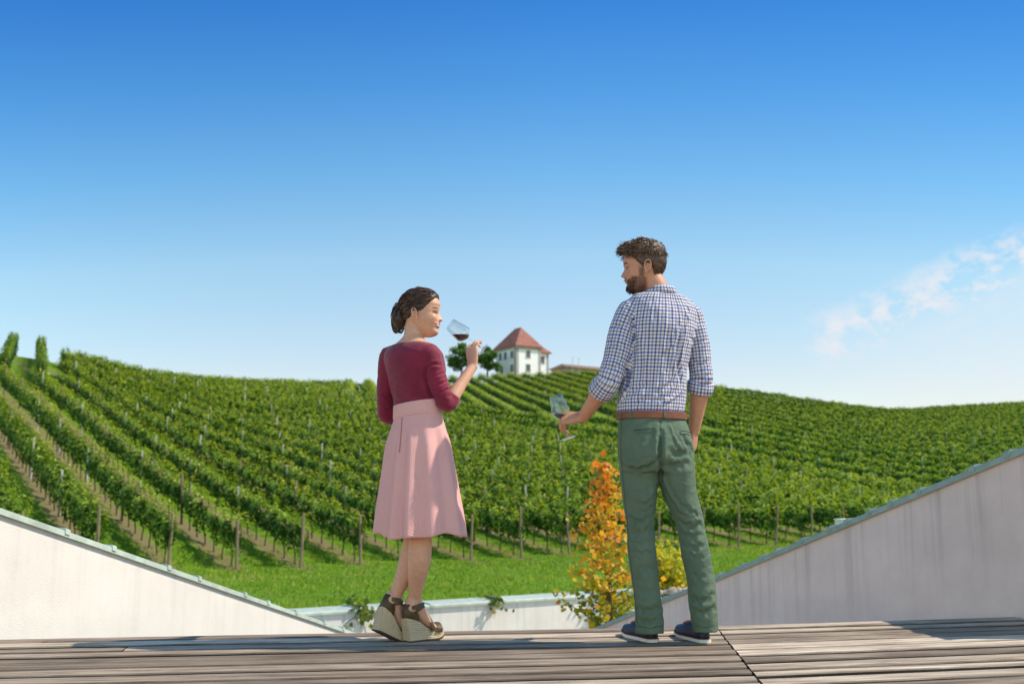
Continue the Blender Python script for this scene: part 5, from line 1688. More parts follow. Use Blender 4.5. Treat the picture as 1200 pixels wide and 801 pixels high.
# ---- shoes
M_NAVY = simple("navy_leather", (.016, .026, .062), .5, .4, 30, .2, .4, .001)
M_SOLE = simple("white_rubber", (.72, .68, .60), .7, .12, 40, .1)
M_WELT = simple("tan_welt", (.24, .085, .035), .7, .2, 40, .1)
def shoe(heel, d, L_=.295):
    d = _norm(d); s = np.array([d[1], -d[0], 0]); up = np.array([0, 0, 1.0]); h0 = np.array([heel[0], heel[1], 0.0])
    W_ = lambda x: np.interp(x / L_, [0, .04, .15, .35, .55, .72, .88, .97, 1], [.010, .025, .032, .032, .038, .041, .034, .018, .004])
    toe = lambda x: .016 * max(0, (x / L_ - .62) / .38) ** 2
    root = empty("shoe", tuple(h0)); root.parent = man; root.location = Vector(h0) - man.location
    xs = np.concatenate([[0, .004], np.linspace(.012, L_ - .012, 22), [L_ - .004, L_]])
    def slab(z0, z1, g, name, mat):
        vs, fs = [], []
        for x in xs:
            for y, z in ((-1, z0), (-1, z1), (1, z1), (1, z0)):
                vs.append(h0 + d * (x + (g if x > L_ / 2 else -g)) + s * y * (W_(x) + g) + up * (z + toe(x)))
        for i in range(len(xs) - 1):
            for j in range(4): fs.append((4 * i + j, 4 * i + 4 + j, 4 * i + 4 + (j + 1) % 4, 4 * i + (j + 1) % 4))
        fs += [(0, 1, 2, 3), tuple(4 * (len(xs) - 1) + j for j in (3, 2, 1, 0))]
        obj(name, vs, fs, mat, root)
    slab(.001, .0145, .003, "sole", M_SOLE); slab(.0145, .018, .0015, "welt", M_WELT)
    H_ = lambda x: np.interp(x / L_, [0, .03, .12, .30, .45, .60, .78, .92, 1], [.030, .058, .066, .064, .066, .060, .040, .028, .006])
    rings = []
    for x in np.concatenate([[.003], np.linspace(.010, L_ - .008, 24), [L_ - .002]]):
        rings.append((h0 + d * x + up * (.017 + toe(x)), s, up, max(W_(x) - .001, .003), H_(x), .001, 2.5 if x < L_ * .6 else 2.2))
    v, f = ring_loft(rings, 28)
    upper = obj("upper", v, f, M_NAVY, root, smooth=True)
    # lace bars and a brown side lace
    mb = MB()
    for x in (.50, .57, .64):
        x *= L_; pts = [h0 + d * x + s * W_(x) * t + up * (.017 + toe(x) + H_(x) * math.sqrt(max(0, 1 - abs(t) ** 2.3)) + .003) for t in np.linspace(-.55, .55, 7)]
        mb.tube(pts, [.003] * 7, 6)
    mb.build("lace", M_WELT, upper)
    mb = MB(); x = .27 * L_
    for sd_ in (-1, 1):
        pts = [h0 + d * x_ + s * sd_ * (W_(x_) + .0012) + up * (.050 - .004 * (i % 2)) for i, x_ in enumerate(np.linspace(.12, .42, 8) * L_)]
        mb.tube(pts, [.0022] * 8, 6)
    mb.build("side_lace", M_WELT, upper)
    return root
shoe(PZ(767.5, 752.5), (-.40, .917, 0), .27); shoe(PZ(828, 753.0), (-.33, .944, 0), .265)

# ---- hair: cropped sides, longer tousled top swept forward
def man_cap(phi, z):
    a = abs(phi)
    line = np.interp(a, [0, .5, .9, 1.15, 1.40, 1.62, 1.80, 2.05, 2.4, PI], [.074, .072, .056, .044, .010, -.006, .020, -.012, -.060, -.074])
    m = sstep(line - .003, line + .006, z)
    top = sstep(.035, .085, z)
    th = .006 + .019 * top + .010 * sstep(1.2, 2.6, a) * sstep(-.06, .02, z) + .010 * top * sstep(1.2, .2, a)
    return m, th
def cap_mesh(head, fn, n=120, zlo=-.085, k=64):
    zs = np.concatenate([np.linspace(zlo, .09, k), .117 - .027 * np.linspace(.93, 0.01, 12) ** 1.5])
    vs, fs, = [], []
    ph = np.linspace(-PI, PI, n, endpoint=False)
    loc = np.zeros((len(zs), n, 3))
    for i, z in enumerate(zs):
        x, y = head_shape(ph, np.full(n, z), head.fem); loc[i] = np.stack([x, y, np.full(n, z)], 1)
    du = np.roll(loc, -1, 1) - np.roll(loc, 1, 1); dv = np.gradient(loc, axis=0)
    nr = np.cross(du, dv); nr /= np.linalg.norm(nr, axis=2, keepdims=True) + 1e-9
    M = np.zeros((len(zs), n)); TH = np.zeros((len(zs), n))
    for i, z in enumerate(zs):
        for j in range(n):
            M[i, j], TH[i, j] = fn(ph[j], z)
    nz_ = vnoise((loc * 120).reshape(-1, 3), 12).reshape(M.shape); n2 = vnoise((loc * np.array([60, 60, 40])).reshape(-1, 3), 13).reshape(M.shape)
    off = np.where(M > 0, M * TH * (1 + .16 * n2 + .12 * nz_), 0) - .006 * (1 - M)
    pts = loc + nr * off[:, :, None]
    K = len(zs)
    for i in range(K - 1):
        for j in range(n):
            if M[i, j] + M[i + 1, j] + M[i, (j + 1) % n] + M[i + 1, (j + 1) % n] < .05: continue
            a, b = i * n + j, i * n + (j + 1) % n; fs.append((a, b, b + n, a + n))
    fs.append(tuple((K - 1) * n + j for j in range(n)))
    return pts, nr, M, TH, ph, zs, fs
pts, nr, M, TH, ph, zs, fs = cap_mesh(mhead, man_cap)
rng = np.random.default_rng(77)
ii, jj = np.nonzero(M > .5)
wgt = np.where(zs[ii] > .04, 1.3, 1.0); sel = rng.choice(len(ii), 7500, p=wgt / wgt.sum())
ii, jj = ii[sel], jj[sel]
root_ = pts[ii, jj] - nr[ii, jj] * .006; nn = nr[ii, jj]; zz = zs[ii]; aa = np.abs(ph[jj])
fwd = np.array([1.0, 0, 0]); dn = np.array([-.25, 0, -1.0])
topness = sstep(.03, .08, zz)[:, None]
crown = root_ - np.array([-.055, .012, .12])
flow = topness * (np.array([.75, 0, .0]) + .5 * crown * np.array([8, 8, 0]) * (root_[:, :1] < -.02)) + (1 - topness) * (np.array([-.35, 0, -.9]) + .0 * root_)
flow = flow + rng.normal(size=flow.shape) * np.where(topness > .5, .26, .14)
flow = flow - nn * (flow * nn).sum(1, keepdims=True) * .7
flow /= np.linalg.norm(flow, axis=1, keepdims=True) + 1e-9
ln = np.where(topness[:, 0] > .5, .022 + .015 * rng.random(len(ii)), 0.014 + .014 * rng.random(len(ii)))
ln = ln * np.where((root_[:, 0] > .05) & (topness[:, 0] > .4), 1.25, 1)
lift = np.where(topness[:, 0] > .5, .26 + .30 * rng.random(len(ii)), .20)[:, None]
K_ = 6; paths = np.zeros((len(ii), K_, 3))
for q in range(K_):
    t = q / (K_ - 1)
    paths[:, q] = root_ + (flow * t * (1 - .15 * t) + nn * lift * (t - .55 * t * t)) * ln[:, None] + rng.normal(size=(len(ii), 3)) * .0008
wid = np.where(topness[:, 0] > .5, .0026, .0018) * (.7 + .6 * rng.random(len(ii)))
rn = np.clip(.40 + .28 * rng.normal(size=len(ii)) + .12 * topness[:, 0], 0, 1)
sv, sq, sr = strand_mesh(mhead.w(paths.reshape(-1, 3)).reshape(paths.shape), wid, rn)
M_HAIR_M = hair_mat("brown_hair", (.026, .014, .008), (.27, .140, .068))
hair_object(man, mhead.w(pts.reshape(-1, 3)), fs, (sv, sq, sr), M_HAIR_M)
# short beard hairs along the jaw
rng = np.random.default_rng(5)
phs = rng.uniform(-1.35, 1.35, 1500); zb_ = rng.uniform(-.121, -.045, 1500)
keep = ((np.abs(phs) < .45) & (zb_ < -.078)) | ((np.abs(phs) >= .45) & (zb_ < -.058 + .03 * (np.abs(phs) - .6))) | ((np.abs(phs) < .42) & (np.abs(zb_ + .047) < .004))
phs, zb_ = phs[keep], zb_[keep]
x, y = head_shape(phs, zb_, 0); r0 = np.stack([x, y, zb_], 1)
nrm_ = np.stack([x * .9, y * 1.4, np.full(len(x), -.01)], 1); nrm_ /= np.linalg.norm(nrm_, axis=1, keepdims=True)
tipd = nrm_ * .55 + np.array([.1, 0, -.85]) + rng.normal(size=r0.shape) * .25
ln = (.006 + .006 * rng.random(len(x)))[:, None]
pb = np.stack([r0 - nrm_ * .002 + tipd * ln * t for t in (0, .4, .75, 1)], 1)
bv_, bq, br = strand_mesh(mhead.w(pb.reshape(-1, 3)).reshape(pb.shape), np.full(len(x), .0013), np.clip(.2 + .15 * rng.normal(size=len(x)), 0, 1))
o = obj("beard", bv_, mat=M_HAIR_M, parent=man, quads=bq); setattr_face(o.data, 'rnd', br)
# ---- his glass
gf = MPt(666.3, 513.2, .105); gr = MPt(651.2, 463.5, .13)
wine_glass("tilted glass with a little red wine hanging low in the man's left hand", gf, gr - gf, np.linalg.norm(gr - gf), .131)
# ================================================================== THE WOMAN
YW = 4.60
def WPt(px, py, dy=0.0): return P(px, py, YW + dy)
FW = _norm([.63, .776, 0]); LW = np.array([-FW[1], FW[0], 0])           # her left
woman = empty("person", tuple(WPt(480, 752) * np.array([1, 1, 0])))
tag(woman, "smiling woman in burgundy top and pink skirt raising a tilted wine glass", "person")
SK_W = (.66, .375, .245)
whead = Head(WPt(494.5, 367.5, .0), (.985, -.15), math.radians(1), 0, .925, 1.0)
sR_, sL_ = WPt(503, 415, -.085), WPt(457, 418, .085)
eR_, eL_ = WPt(524.5, 473, -.075), WPt(454, 486, .13)
wR_, wL_ = WPt(553.5, 430, .02), WPt(484, 478, .29)
W_TORSO = [(489, 492, 0, .122, .098, .088, 2.2), (489, 476, 0, .117, .092, .082, 2.2), (488.5, 466, 0, .119, .096, .084, 2.2), (487, 448, 0, .130, .120, .092, 2.2), (485.5, 432, 0, .143, .135, .098, 2.2),
           (483.5, 418, 0, .155, .112, .095, 2.15), (482.5, 410, 0, .148, .085, .082, 2.1), (482.5, 404, 0, .118, .068, .068, 2.0), (483, 398.5, 0, .080, .056, .056, 2.0), (484, 393.5, .0, .054, .050, .050, 2.0)]
def wrings(cols, grow=0.0): return [(WPt(x, y, dy), LW, FW, a + grow, bf + grow, bb + grow, p) for x, y, dy, a, bf, bb, p in cols]
shells = whead.shells()
shells.append(ring_loft(interp_rings(wrings(W_TORSO, -.008)), 36))
nk1 = whead.w([[-.035, 0, -.06]])[0]; nk0 = WPt(483.5, 402, 0)
shells.append(stube([nk0 - [0, 0, .04], nk0, nk0 * .5 + nk1 * .5, nk1, whead.w([[-.02, 0, -.01]])[0]], [.050, .048, .0455, .046, .043], 24))
for s, e, w_ in ((sR_, eR_, wR_), (sL_, eL_, wL_)):
    shells.append(stube([s, s * .5 + e * .5, e, e * .75 + w_ * .25, e * .4 + w_ * .6, w_, w_ + _norm(w_ - e) * .015],
                        [.038, .035, .031, .0325, .0265, (.0205, .0235), (.0195, .0225)], 20, ref=(0, -1, .3)))
fR_ = _norm([-.10, .12, 1.0])
shells += hand_shells(wR_ + _norm(wR_ - eR_) * .008, fR_, (-.62, -.78, .05), .90, [(.75, .75, .35), (.85, .75, .35), (.55, .85, .4), (.30, .60, .35)], .10, (.80, .15, -.50, .3), -1)
shells += hand_shells(wL_, _norm([.8, .3, -.3]), (.3, .6, .7), .88, [(.3, .3, .2)] * 4, .05, None, 1)
# ---- shoes first: the feet follow them
SHD = _norm([.74, .67, 0])
class Foot:
    def __init__(self, pivot, d, pitch, xp):
        self.d = _norm(d); self.s = np.array([self.d[1], -self.d[0], 0]); c_, s_ = math.cos(pitch), math.sin(pitch)
        self.ax = self.d * c_ - np.array([0, 0, 1]) * s_; self.up = self.d * s_ + np.array([0, 0, 1]) * c_
        self.o = np.array([pivot[0], pivot[1], .0015]) - self.ax * xp * .83
    def w(self, x, y, z): return self.o + self.ax * x * .83 + self.s * y * .86 + self.up * z * .98
footR = Foot(PZ(474.5, 752.5), SHD, 0.0, 0.0)
footL = Foot(PZ(463.5, 750.5) + SHD[:3] * 0, _norm([.72, .69, 0]), math.radians(25), .165)
top_z = lambda x: np.interp(x, [-.02, 0, .04, .075, .11, .145, .18, .25], [.108, .108, .102, .088, .066, .046, .038, .036])
for ft, (kx, ky, kdy), (cx, cy, cdy), hipx in ((footR, (493, 618, -.02), (491.5, 655, -.035), 496), (footL, (488, 618, .055), (480, 660, .05), 484)):
    ank = ft.w(.058, 0, top_z(.05) + .082)
    hip = WPt(hipx, 540, kdy); knee = WPt(kx, ky, kdy); calf = WPt(cx, cy, cdy)
    shells.append(stube([hip, hip * .4 + knee * .6, knee, calf, calf * .42 + ank * .58, ank, ank - [0, 0, .02]], [.078, .064, .052, .0525, .0365, .0290, .033], 22, ref=(0, 1, 0)))
    shells.append(stube([ank + ft.up * .01, ft.w(.035, 0, top_z(.035) + .045), ft.w(.030, 0, top_z(.03) + .024)], [.034, .034, .026], 18, ref=(0, 1, 0)))
    shells.append(stube([ank, ft.w(.085, 0, top_z(.085) + .060), ft.w(.125, 0, top_z(.125) + .036), ft.w(.170, 0, top_z(.17) + .021), ft.w(.192, 0, top_z(.192) + .014)],
                        [(.033, .031), (.032, .033), (.024, .036), (.016, .040), (.011, .038)], 20, ref=tuple(ft.up)))
    for i, yy in enumerate((-.027, -.010, .004, .017, .029)):
        yy = yy if ft is footR else -yy
        ln = (.052, .048, .043, .037, .030)[i] if True else 0
        r = (.0115, .0085, .0080, .0078, .0072)[i]
        shells.append(stube([ft.w(.178, yy, top_z(.19) + .013), ft.w(.178 + ln * .6, yy * 1.02, top_z(.2) + .013), ft.w(.178 + ln, yy * 1.03, top_z(.21) + .009)], [r, r, r * .7], 10, ref=tuple(ft.up)))
V, Q = remesh_union(shells, .0034, 2, .45)
wbody = obj("body", V, mat=M_SKIN, parent=woman, quads=Q, smooth=True)
setcol_vert(wbody.data, 'tone', body_tone(V, whead, SK_W, True))

# ---- burgundy top
M_TOP, nt, out = newmat("burgundy_jersey"); T = NT(nt)
oc = T.coord('Object'); n_ = T.noise(oc, 10, 3); kn_ = T.noise(oc, 900, 2)
c_ = T.ramp(n_, [(.3, (.15, .007, .028)), (.7, (.225, .013, .042))])
mus = T.math('ADD', T.noise(T.scale(oc, (1, 1, 1.3)), 9, 3, .5, .6), T.math('MULTIPLY', kn_, .03))
nb = T.node('ShaderNodeBump'); nb.inputs['Strength'].default_value = .4; nb.inputs['Distance'].default_value = .012; T.link(mus, nb.inputs['Height'])
b_ = principled(T, out, c_, .75, .25, nb.outputs[0]); b_.inputs['Sheen Weight'].default_value = .25
tp = [ring_loft(interp_rings(wrings([(489, 481, 0, .114, .089, .079, 2.2)] + W_TORSO[1:7] + [(482.5, 405.5, 0, .128, .073, .072, 2.0), (482.8, 402.2, 0, .094, .064, .060, 2.0)], .003)), 44)]
hemR = eR_ * .80 + wR_ * .20; hemL = eL_ * .80 + wL_ * .20
tp.append(stube([sR_ - LW * -.02 + [0, 0, .004], sR_, WPt(511, 440, -.085), WPt(517.5, 460, -.085), eR_, hemR], [.044, .050, .046, .0435, .0415, .0385], 24, ref=(0, -1, 0)))
tp.append(stube([sL_ - LW * .02 + [0, 0, .004], sL_, WPt(453.5, 446, .10), WPt(452.5, 468, .115), eL_, hemL], [.044, .052, .048, .0455, .045, .042], 24, ref=(0, -1, 0)))
V, Q = remesh_union(tp, .0055, 9, .5)
bvp = BVHTree.FromPolygons([tuple(p) for p in V], [tuple(q) for q in Q])
cl = []
for pts, a_, w_ in [([(501, 425), (498, 440), (503, 458), (511, 472)], -.006, .009), ([(500, 430), (508, 426), (516, 427)], -.005, .006), ([(512, 440), (519, 437), (523, 437)], -.004, .005),
                    ([(514, 451), (522, 447), (526, 447)], -.005, .005), ([(517, 461), (523, 456), (528, 456)], -.005, .005), ([(520, 470), (525, 464), (529, 462)], -.004, .005),
                    ([(455, 440), (459, 455), (462, 472)], -.005, .008), ([(450, 462), (454, 466), (460, 464)], -.004, .006), ([(450, 476), (455, 480), (461, 477)], -.004, .006), ([(468, 462), (480, 466), (495, 462)], -.0025, .009)]:
    h_ = [p for p in drape(bvp, pts, 0, sub=4)[0]]
    if len(h_) > 2: cl.append((h_, a_, w_))
N0 = vnormals(V, Q)
V = V + N0 * (.0022 * vnoise(V * np.array([18, 18, 14]), 61) + .0016 * vnoise(V @ np.array([[30., 0, 0], [0, 30., 0], [22., 0, 48.]]), 62))[:, None]
V = creases(V, Q, [(p_, a_ * 1.6, w_) for p_, a_, w_ in cl])
topo = obj("top", V, mat=M_TOP, parent=woman, quads=Q, smooth=True)

# ---- skirt: flared, box pleats falling from a waistband
M_SKIRT, nt, out = newmat("pink_jacquard"); T = NT(nt)
uv = T.node('ShaderNodeUVMap', uv_map='UVMap').outputs[0]
def diag(sx, sy):
    m = T.node('ShaderNodeMapping', i_Vector=uv); m.inputs['Rotation'].default_value = (0, 0, math.radians(45)); m.inputs['Scale'].default_value = (sx, sy, 1); return m.outputs[0]
vo = T.node('ShaderNodeTexVoronoi', feature='F1', distance='CHEBYCHEV'); vo.inputs['Randomness'].default_value = 0; vo.inputs['Scale'].default_value = 95; T.link(diag(1, 1), vo.inputs['Vector'])
puffs = vo.outputs['Distance']
n_ = T.noise(T.coord('Object'), 7, 4)
c_ = T.ramp(T.math('ADD', T.math('MULTIPLY', n_, .5), T.math('MULTIPLY', puffs, .5)), [(.2, (.76, .42, .385)), (.8, (.65, .315, .295))])
b1 = T.bump(T.math('MULTIPLY', puffs, -1), .55, .004)
principled(T, out, c_, .72, .25, b1)
n = 220; rows = 56
wz = WPt(489, 474.5)[2]; hz_ = WPt(492, 627)[2]
vs, uvs = [], []
folds = [(-2.02, .030, .10), (-1.62, .034, .10), (-1.22, -.014, .10), (-.72, .030, .14), (-2.55, .026, .14), (-.2, .03, .2), (.5, .03, .25), (1.4, .03, .25), (2.3, .03, .25), (3.0, .03, .2)]
for i in range(rows + 1):
    t = i / rows
    z = wz + (hz_ - wz) * t
    c = WPt(489 + 3.2 * t, 474.5 + (624 - 474.5) * t) ; c = np.array([c[0], YW + .02 * t, z])
    a = np.interp(t, [0, .06, .11, .16, .3, .6, 1], [.121, .1225, .125, .133, .151, .180, .207]); b = np.interp(t, [0, .06, .11, .16, .3, .6, 1], [.0905, .093, .098, .109, .132, .162, .193])
    for j in range(n):
        th = 2 * PI * j / n
        thw = (th + PI) % (2 * PI) - PI
        k = 1.0
        amp = sstep(.11, .30, t) * (.45 + .55 * t)
        f = 0.0
        for th0, am, w_ in folds:
            dlt = (thw - th0 + PI) % (2 * PI) - PI
            f += am * (math.exp(-(dlt / w_) ** 2) - .8 * math.exp(-((dlt - 1.7 * w_) / (w_ * .8)) ** 2))
        f += .014 * math.sin(thw * 9 + 1) * .5
        ca, sa = math.cos(th), math.sin(th)
        r = 1 + f * amp * 2.6
        hem = -.010 * math.sin(thw * 3 + .8) * t ** 3 - .012 * math.sin(thw * 7) * t ** 3 * .4
        p = c + LW * a * ca * r + FW * b * sa * r + np.array([0, 0, hem])
        p[2] += .13 * (p[0] - c[0]) * (1 - t) ** 3
        vs.append(p); uvs.append((((th - PI / 2) % (2 * PI)) * .17, z))
vs = np.array(vs)
nn_ = vs - np.array([c[0], c[1], 0]); nn_[:, 2] = 0; nn_ /= np.linalg.norm(nn_, axis=1, keepdims=True)
vs = vs + nn_ * (.0030 * vnoise(vs * np.array([16, 16, 7]), 71))[:, None]
fs = [(i * n + j, (i + 1) * n + j, (i + 1) * n + (j + 1) % n, i * n + (j + 1) % n) for i in range(rows) for j in range(n)]
inn = len(vs)
vs2 = np.concatenate([vs, vs - nn_ * .004])
fs2 = fs + [(a + inn, d + inn, c_2 + inn, b + inn) for a, b, c_2, d in fs]
fs2 += [(rows * n + j, rows * n + j + inn, rows * n + (j + 1) % n + inn, rows * n + (j + 1) % n) for j in range(n)]
skirt = obj("skirt", vs2, fs2, M_SKIRT, woman, smooth=True)
me = skirt.data; lv = np.zeros(len(me.loops), np.int32); me.loops.foreach_get('vertex_index', lv)
UVv = np.array(uvs + uvs, np.float32); lu = UVv[lv].reshape(-1, 2)
me.uv_layers.new(name='UVMap').data.foreach_set('uv', lu.ravel())
bvs = BVHTree.FromPolygons([tuple(p) for p in vs], fs)
# waistband with a concealed zip
vsb, fsb, uvb = [], [], []
cw = WPt(489, 476)
nb_ = 96
for j in range(nb_):
    th = 2 * PI * j / nb_; di = LW * math.cos(th) * .121 + FW * math.sin(th) * .0905; nrm = _norm(LW * math.cos(th) / .121 + FW * math.sin(th) / .0905)
    for g, dz in ((.001, -.030), (.0040, -.029), (.0045, .030), (.001, .032)):
        vsb.append(np.array([cw[0], YW, WPt(489, 479.5)[2]]) + di + nrm * (g + (.0008 if dz < 0 else 0)) + [0, 0, dz + .13 * di[0]]); uvb.append((j / nb_ * .7, dz))
for j in range(nb_):
    for i in range(4):
        c2 = ((j + 1) % nb_) * 4; fsb.append((j * 4 + i, j * 4 + (i + 1) % 4, c2 + (i + 1) % 4, c2 + i))
band = obj("waistband", vsb, fsb, M_SKIRT, skirt, smooth=False)
uv_simple(band, lambda X: np.stack([X[:, 0] + X[:, 1] * .6, X[:, 2]], 1))
mb = MB(); p_, q_ = drape(bvs, [(471.5, 489), (470.5, 505), (468, 530)], .003, sub=10); strip_mesh(mb, p_, q_, .0028, .0010)
mb.build("zip_seam", simple("pink_seam", (.50, .24, .23), .8), skirt)

# ---- wedge sandals
M_JUTE, nt, out = newmat("braided_jute"); T = NT(nt)
hh_ = T.attr('h').outputs['Fac']
oc = T.coord('Object')
bw = T.math('SINE', T.math('MULTIPLY', T.math('ADD', hh_, T.math('MULTIPLY', T.noise(oc, 60, 3), .0015)), 2 * PI / .0085))
fib = T.noise(oc, 420, 3, .7)
c_ = T.ramp(T.math('ADD', T.math('MULTIPLY', fib, .86), T.math('MULTIPLY', T.maprange(bw, -1, 1), .14)), [(.25, (.34, .25, .14)), (.5, (.56, .44, .28)), (.75, (.72, .60, .42))])
principled(T, out, c_, .9, .1, T.bump(T.math('ADD', bw, fib), .5, .0015))
M_STRAP = simple("olive_brown_leather", (.085, .052, .022), .5, .3, 40, .25, .4, .001)
M_RUB = simple("brown_rubber", (.07, .04, .022), .7, .2, 40, .1)
M_GOLDM = simple("gold_buckle", (.75, .52, .20), .3, .1, 40, .05, .5, .001, Metallic=1.0)
def wedge(ft, name="sandal"):
    root = empty(name, tuple(ft.o)); root.parent = woman; root.location = Vector(ft.o) - woman.location
    xs = np.linspace(0, 1, 34)
    W_ = lambda x: np.interp(x, [-.014, -.008, .01, .05, .10, .16, .20, .235, .25, .256], [.014, .024, .0325, .035, .035, .043, .044, .036, .022, .010])
    bx = lambda t: .014 + (.248 - .014) * t; tx = lambda t: -.013 + (.255 + .013) * t
    tz = lambda t: top_z(tx(t)) ; bz = lambda t: .006 + .014 * max(0, (t - .72) / .28) ** 2
    vs, hs, fs = [], [], []
    lay = 7
    for t in xs:
        for sd_ in (-1, 1):
            for l in range(lay):
                f = l / (lay - 1); x = bx(t) * (1 - f) + tx(t) * f; z = bz(t) * (1 - f) + tz(t) * f
                vs.append(ft.w(x, sd_ * W_(x) * (1 - .03 * math.sin(f * PI)), z)); hs.append(z * .75 + f * .02)
    m = 2 * lay
    for i in range(len(xs) - 1):
        for j in range(lay - 1):
            a = i * m + j; fs.append((a, a + 1, a + m + 1, a + m)); a = i * m + lay + j; fs.append((a, a + m, a + m + 1, a + 1))
        a = i * m; fs.append((a, a + m, a + m + lay, a + lay)); a = i * m + lay - 1; fs.append((a, a + lay, a + m + lay, a + m))
    fs.append(tuple(range(lay)) + tuple(range(2 * lay - 1, lay - 1, -1))); b = (len(xs) - 1) * m; fs.append(tuple(b + k for k in range(lay - 1, -1, -1)) + tuple(b + lay + k for k in range(lay)))
    o = obj("wedge_heel", vs, fs, M_JUTE, root); setattr_vert(o.data, 'h', hs)
    bm_ = o.modifiers.new('bevel', 'BEVEL'); bm_.width = .003; bm_.segments = 2; bm_.limit_method = 'ANGLE'; bm_.angle_limit = math.radians(55)
    mb = MB(); vs = []
    for t in xs:
        for y, dz in ((-1, -.006), (-1, -.0003), (1, -.0003), (1, -.006)):
            x = bx(t) + .002 * (1 if t > .5 else -1); vs.append(ft.w(x, y * (W_(x) + .0012), bz(t) + dz + .0002))
    fs = []
    for i in range(len(xs) - 1):
        for j in range(4): fs.append((4 * i + j, 4 * i + 4 + j, 4 * i + 4 + (j + 1) % 4, 4 * i + (j + 1) % 4))
    fs += [(0, 1, 2, 3), tuple(4 * (len(xs) - 1) + k for k in (3, 2, 1, 0))]
    obj("outsole", vs, fs, M_RUB, root)
    # heel counter
    vs, fs = [], []
    n = 24
    for j in range(n + 1):
        a = -1.95 + 3.9 * j / n
        ex = .044 - .057 * math.cos(a); ey = .0385 * math.sin(a)
        hgt = .060 * (1 - .50 * sstep(1.0, 1.95, abs(a)))
        for g, z in ((0, -.004), (.0028, -.003), (.0006, hgt), (-.002, hgt)):
            sh_ = 1 - .12 * (z > .01)
            vs.append(ft.w(.044 + (ex - .044) * sh_ * (1 + g * 12), ey * sh_ * (1 + g * 14), top_z(max(ex, 0)) + z + .002))
    for j in range(n):
        for i in range(4): fs.append((4 * j + i, 4 * j + (i + 1) % 4, 4 * j + 4 + (i + 1) % 4, 4 * j + 4 + i))
    fs += [(3, 2, 1, 0), tuple(4 * n + i for i in range(4))]
    obj("heel_counter", vs, fs, M_STRAP, root, smooth=True)
    def band(pts, w_, th_=.003):
        pts = [ft.w(*p) for p in pts]; P2, R2 = smooth_path(pts, [(w_, th_)] * len(pts), 4)
        cen = ft.w(.1, 0, top_z(.1) + .02)
        vs, fs = [], []
        K = len(P2)
        for i in range(K):
            t = _norm(P2[min(i + 1, K - 1)] - P2[max(i - 1, 0)]); o_ = P2[i] - cen_axis(ft, P2[i]); o_ = _norm(o_ - t * o_.dot(t)); s_ = np.cross(t, o_)
            for a_, b_ in ((-1, 0), (-1, 1), (1, 1), (1, 0)): vs.append(P2[i] + s_ * a_ * w_ + o_ * b_ * th_)
        for i in range(K - 1):
            for j in range(4): fs.append((4 * i + j, 4 * i + (j + 1) % 4, 4 * i + 4 + (j + 1) % 4, 4 * i + 4 + j))
        fs += [(3, 2, 1, 0), tuple(4 * (K - 1) + j for j in range(4))]
        return obj("strap", vs, fs, M_STRAP, root, smooth=False)
    def arc(xc, zc, ry, rz_, a0_, a1_, xs_, k=9):
        return [(xc + xs_ * (i / (k - 1) - .5), ry * math.sin(a0_ + (a1_ - a0_) * i / (k - 1)), zc + rz_ * math.cos(a0_ + (a1_ - a0_) * i / (k - 1))) for i in range(k)]
    # ankle strap round the front of the ankle
    zA_ = top_z(.05) + .066
    band([(.016, .038, zA_ - .010), (.045, .0455, zA_ - .004), (.085, .0375, zA_ + .002), (.107, 0, zA_ + .004), (.085, -.0375, zA_ + .002), (.045, -.0455, zA_ - .004), (.016, -.038, zA_ - .010)], .0085)
    # crossed straps over the instep
    for sd_ in (1, -1):
        band([(.040, sd_ * .044, top_z(.04) + .040), (.072, sd_ * .0455, top_z(.072) + .066), (.100, sd_ * .026, top_z(.10) + .086), (.118, 0, top_z(.118) + .078), (.138, -sd_ * .030, top_z(.138) + .050), (.150, -sd_ * .0455, top_z(.15) + .020), (.150, -sd_ * .0465, top_z(.15) - .004)], .0095)
    band([(.196, .046, top_z(.2) - .003), (.200, .0445, top_z(.2) + .016), (.203, .019, top_z(.2) + .033), (.203, -.019, top_z(.2) + .033), (.200, -.0445, top_z(.2) + .016), (.196, -.046, top_z(.2) - .003)], .017)
    mb = MB()
    q = [ft.w(.078 + x, -.0375 - .004 + x * .25, zA_ + z) for x, z in ((-.009, -.009), (.009, -.009), (.009, .009), (-.009, .009), (-.009, -.009))]
    q = [ft.w(.078 + x, .0 - .0440 - .002 + max(0, x + .01) * .35, zA_ + z) for x, z in ((-.009, -.009), (.009, -.009), (.009, .009), (-.009, .009), (-.009, -.009))]
    mb.tube(q, [.0018] * 5, 6); mb.build("buckle", M_GOLDM, root)
    return root
def cen_axis(ft, p):
    q = p - ft.o; x = (q @ ft.ax) / .83
    return ft.w(x, 0, top_z(x) + .018 if x > .11 else min((q @ ft.up) / .98, top_z(x) + .06) - .002)
wedge(footR); wedge(footL)

# ---- hair drawn back into a low chignon
def woman_cap(phi, z):
    a = abs(phi)
    line = np.interp(a, [0, .45, .8, 1.05, 1.30, 1.50, 1.66, 1.85, 2.2, PI], [.078, .074, .058, .040, .012, .000, .014, -.004, -.030, -.042])
    m = sstep(line - .003, line + .008, z)
    th = .008 + .008 * sstep(.03, .09, z) + .004 * sstep(1.5, 2.6, a) + .004 * math.sin(z * 260 + a * 5) * sstep(.3, 1.2, a) * .35
    return m, th
pts, nr, M, TH, ph, zs, fs = cap_mesh(whead, woman_cap)
rng = np.random.default_rng(78)
ii, jj = np.nonzero(M > .4)
sel = rng.choice(len(ii), 1700); ii, jj = ii[sel], jj[sel]
root_ = pts[ii, jj] - nr[ii, jj] * .002; nn = nr[ii, jj]
knot = np.array([-.118, 0, -.012])
flow = knot - root_; flow /= np.linalg.norm(flow, axis=1, keepdims=True)
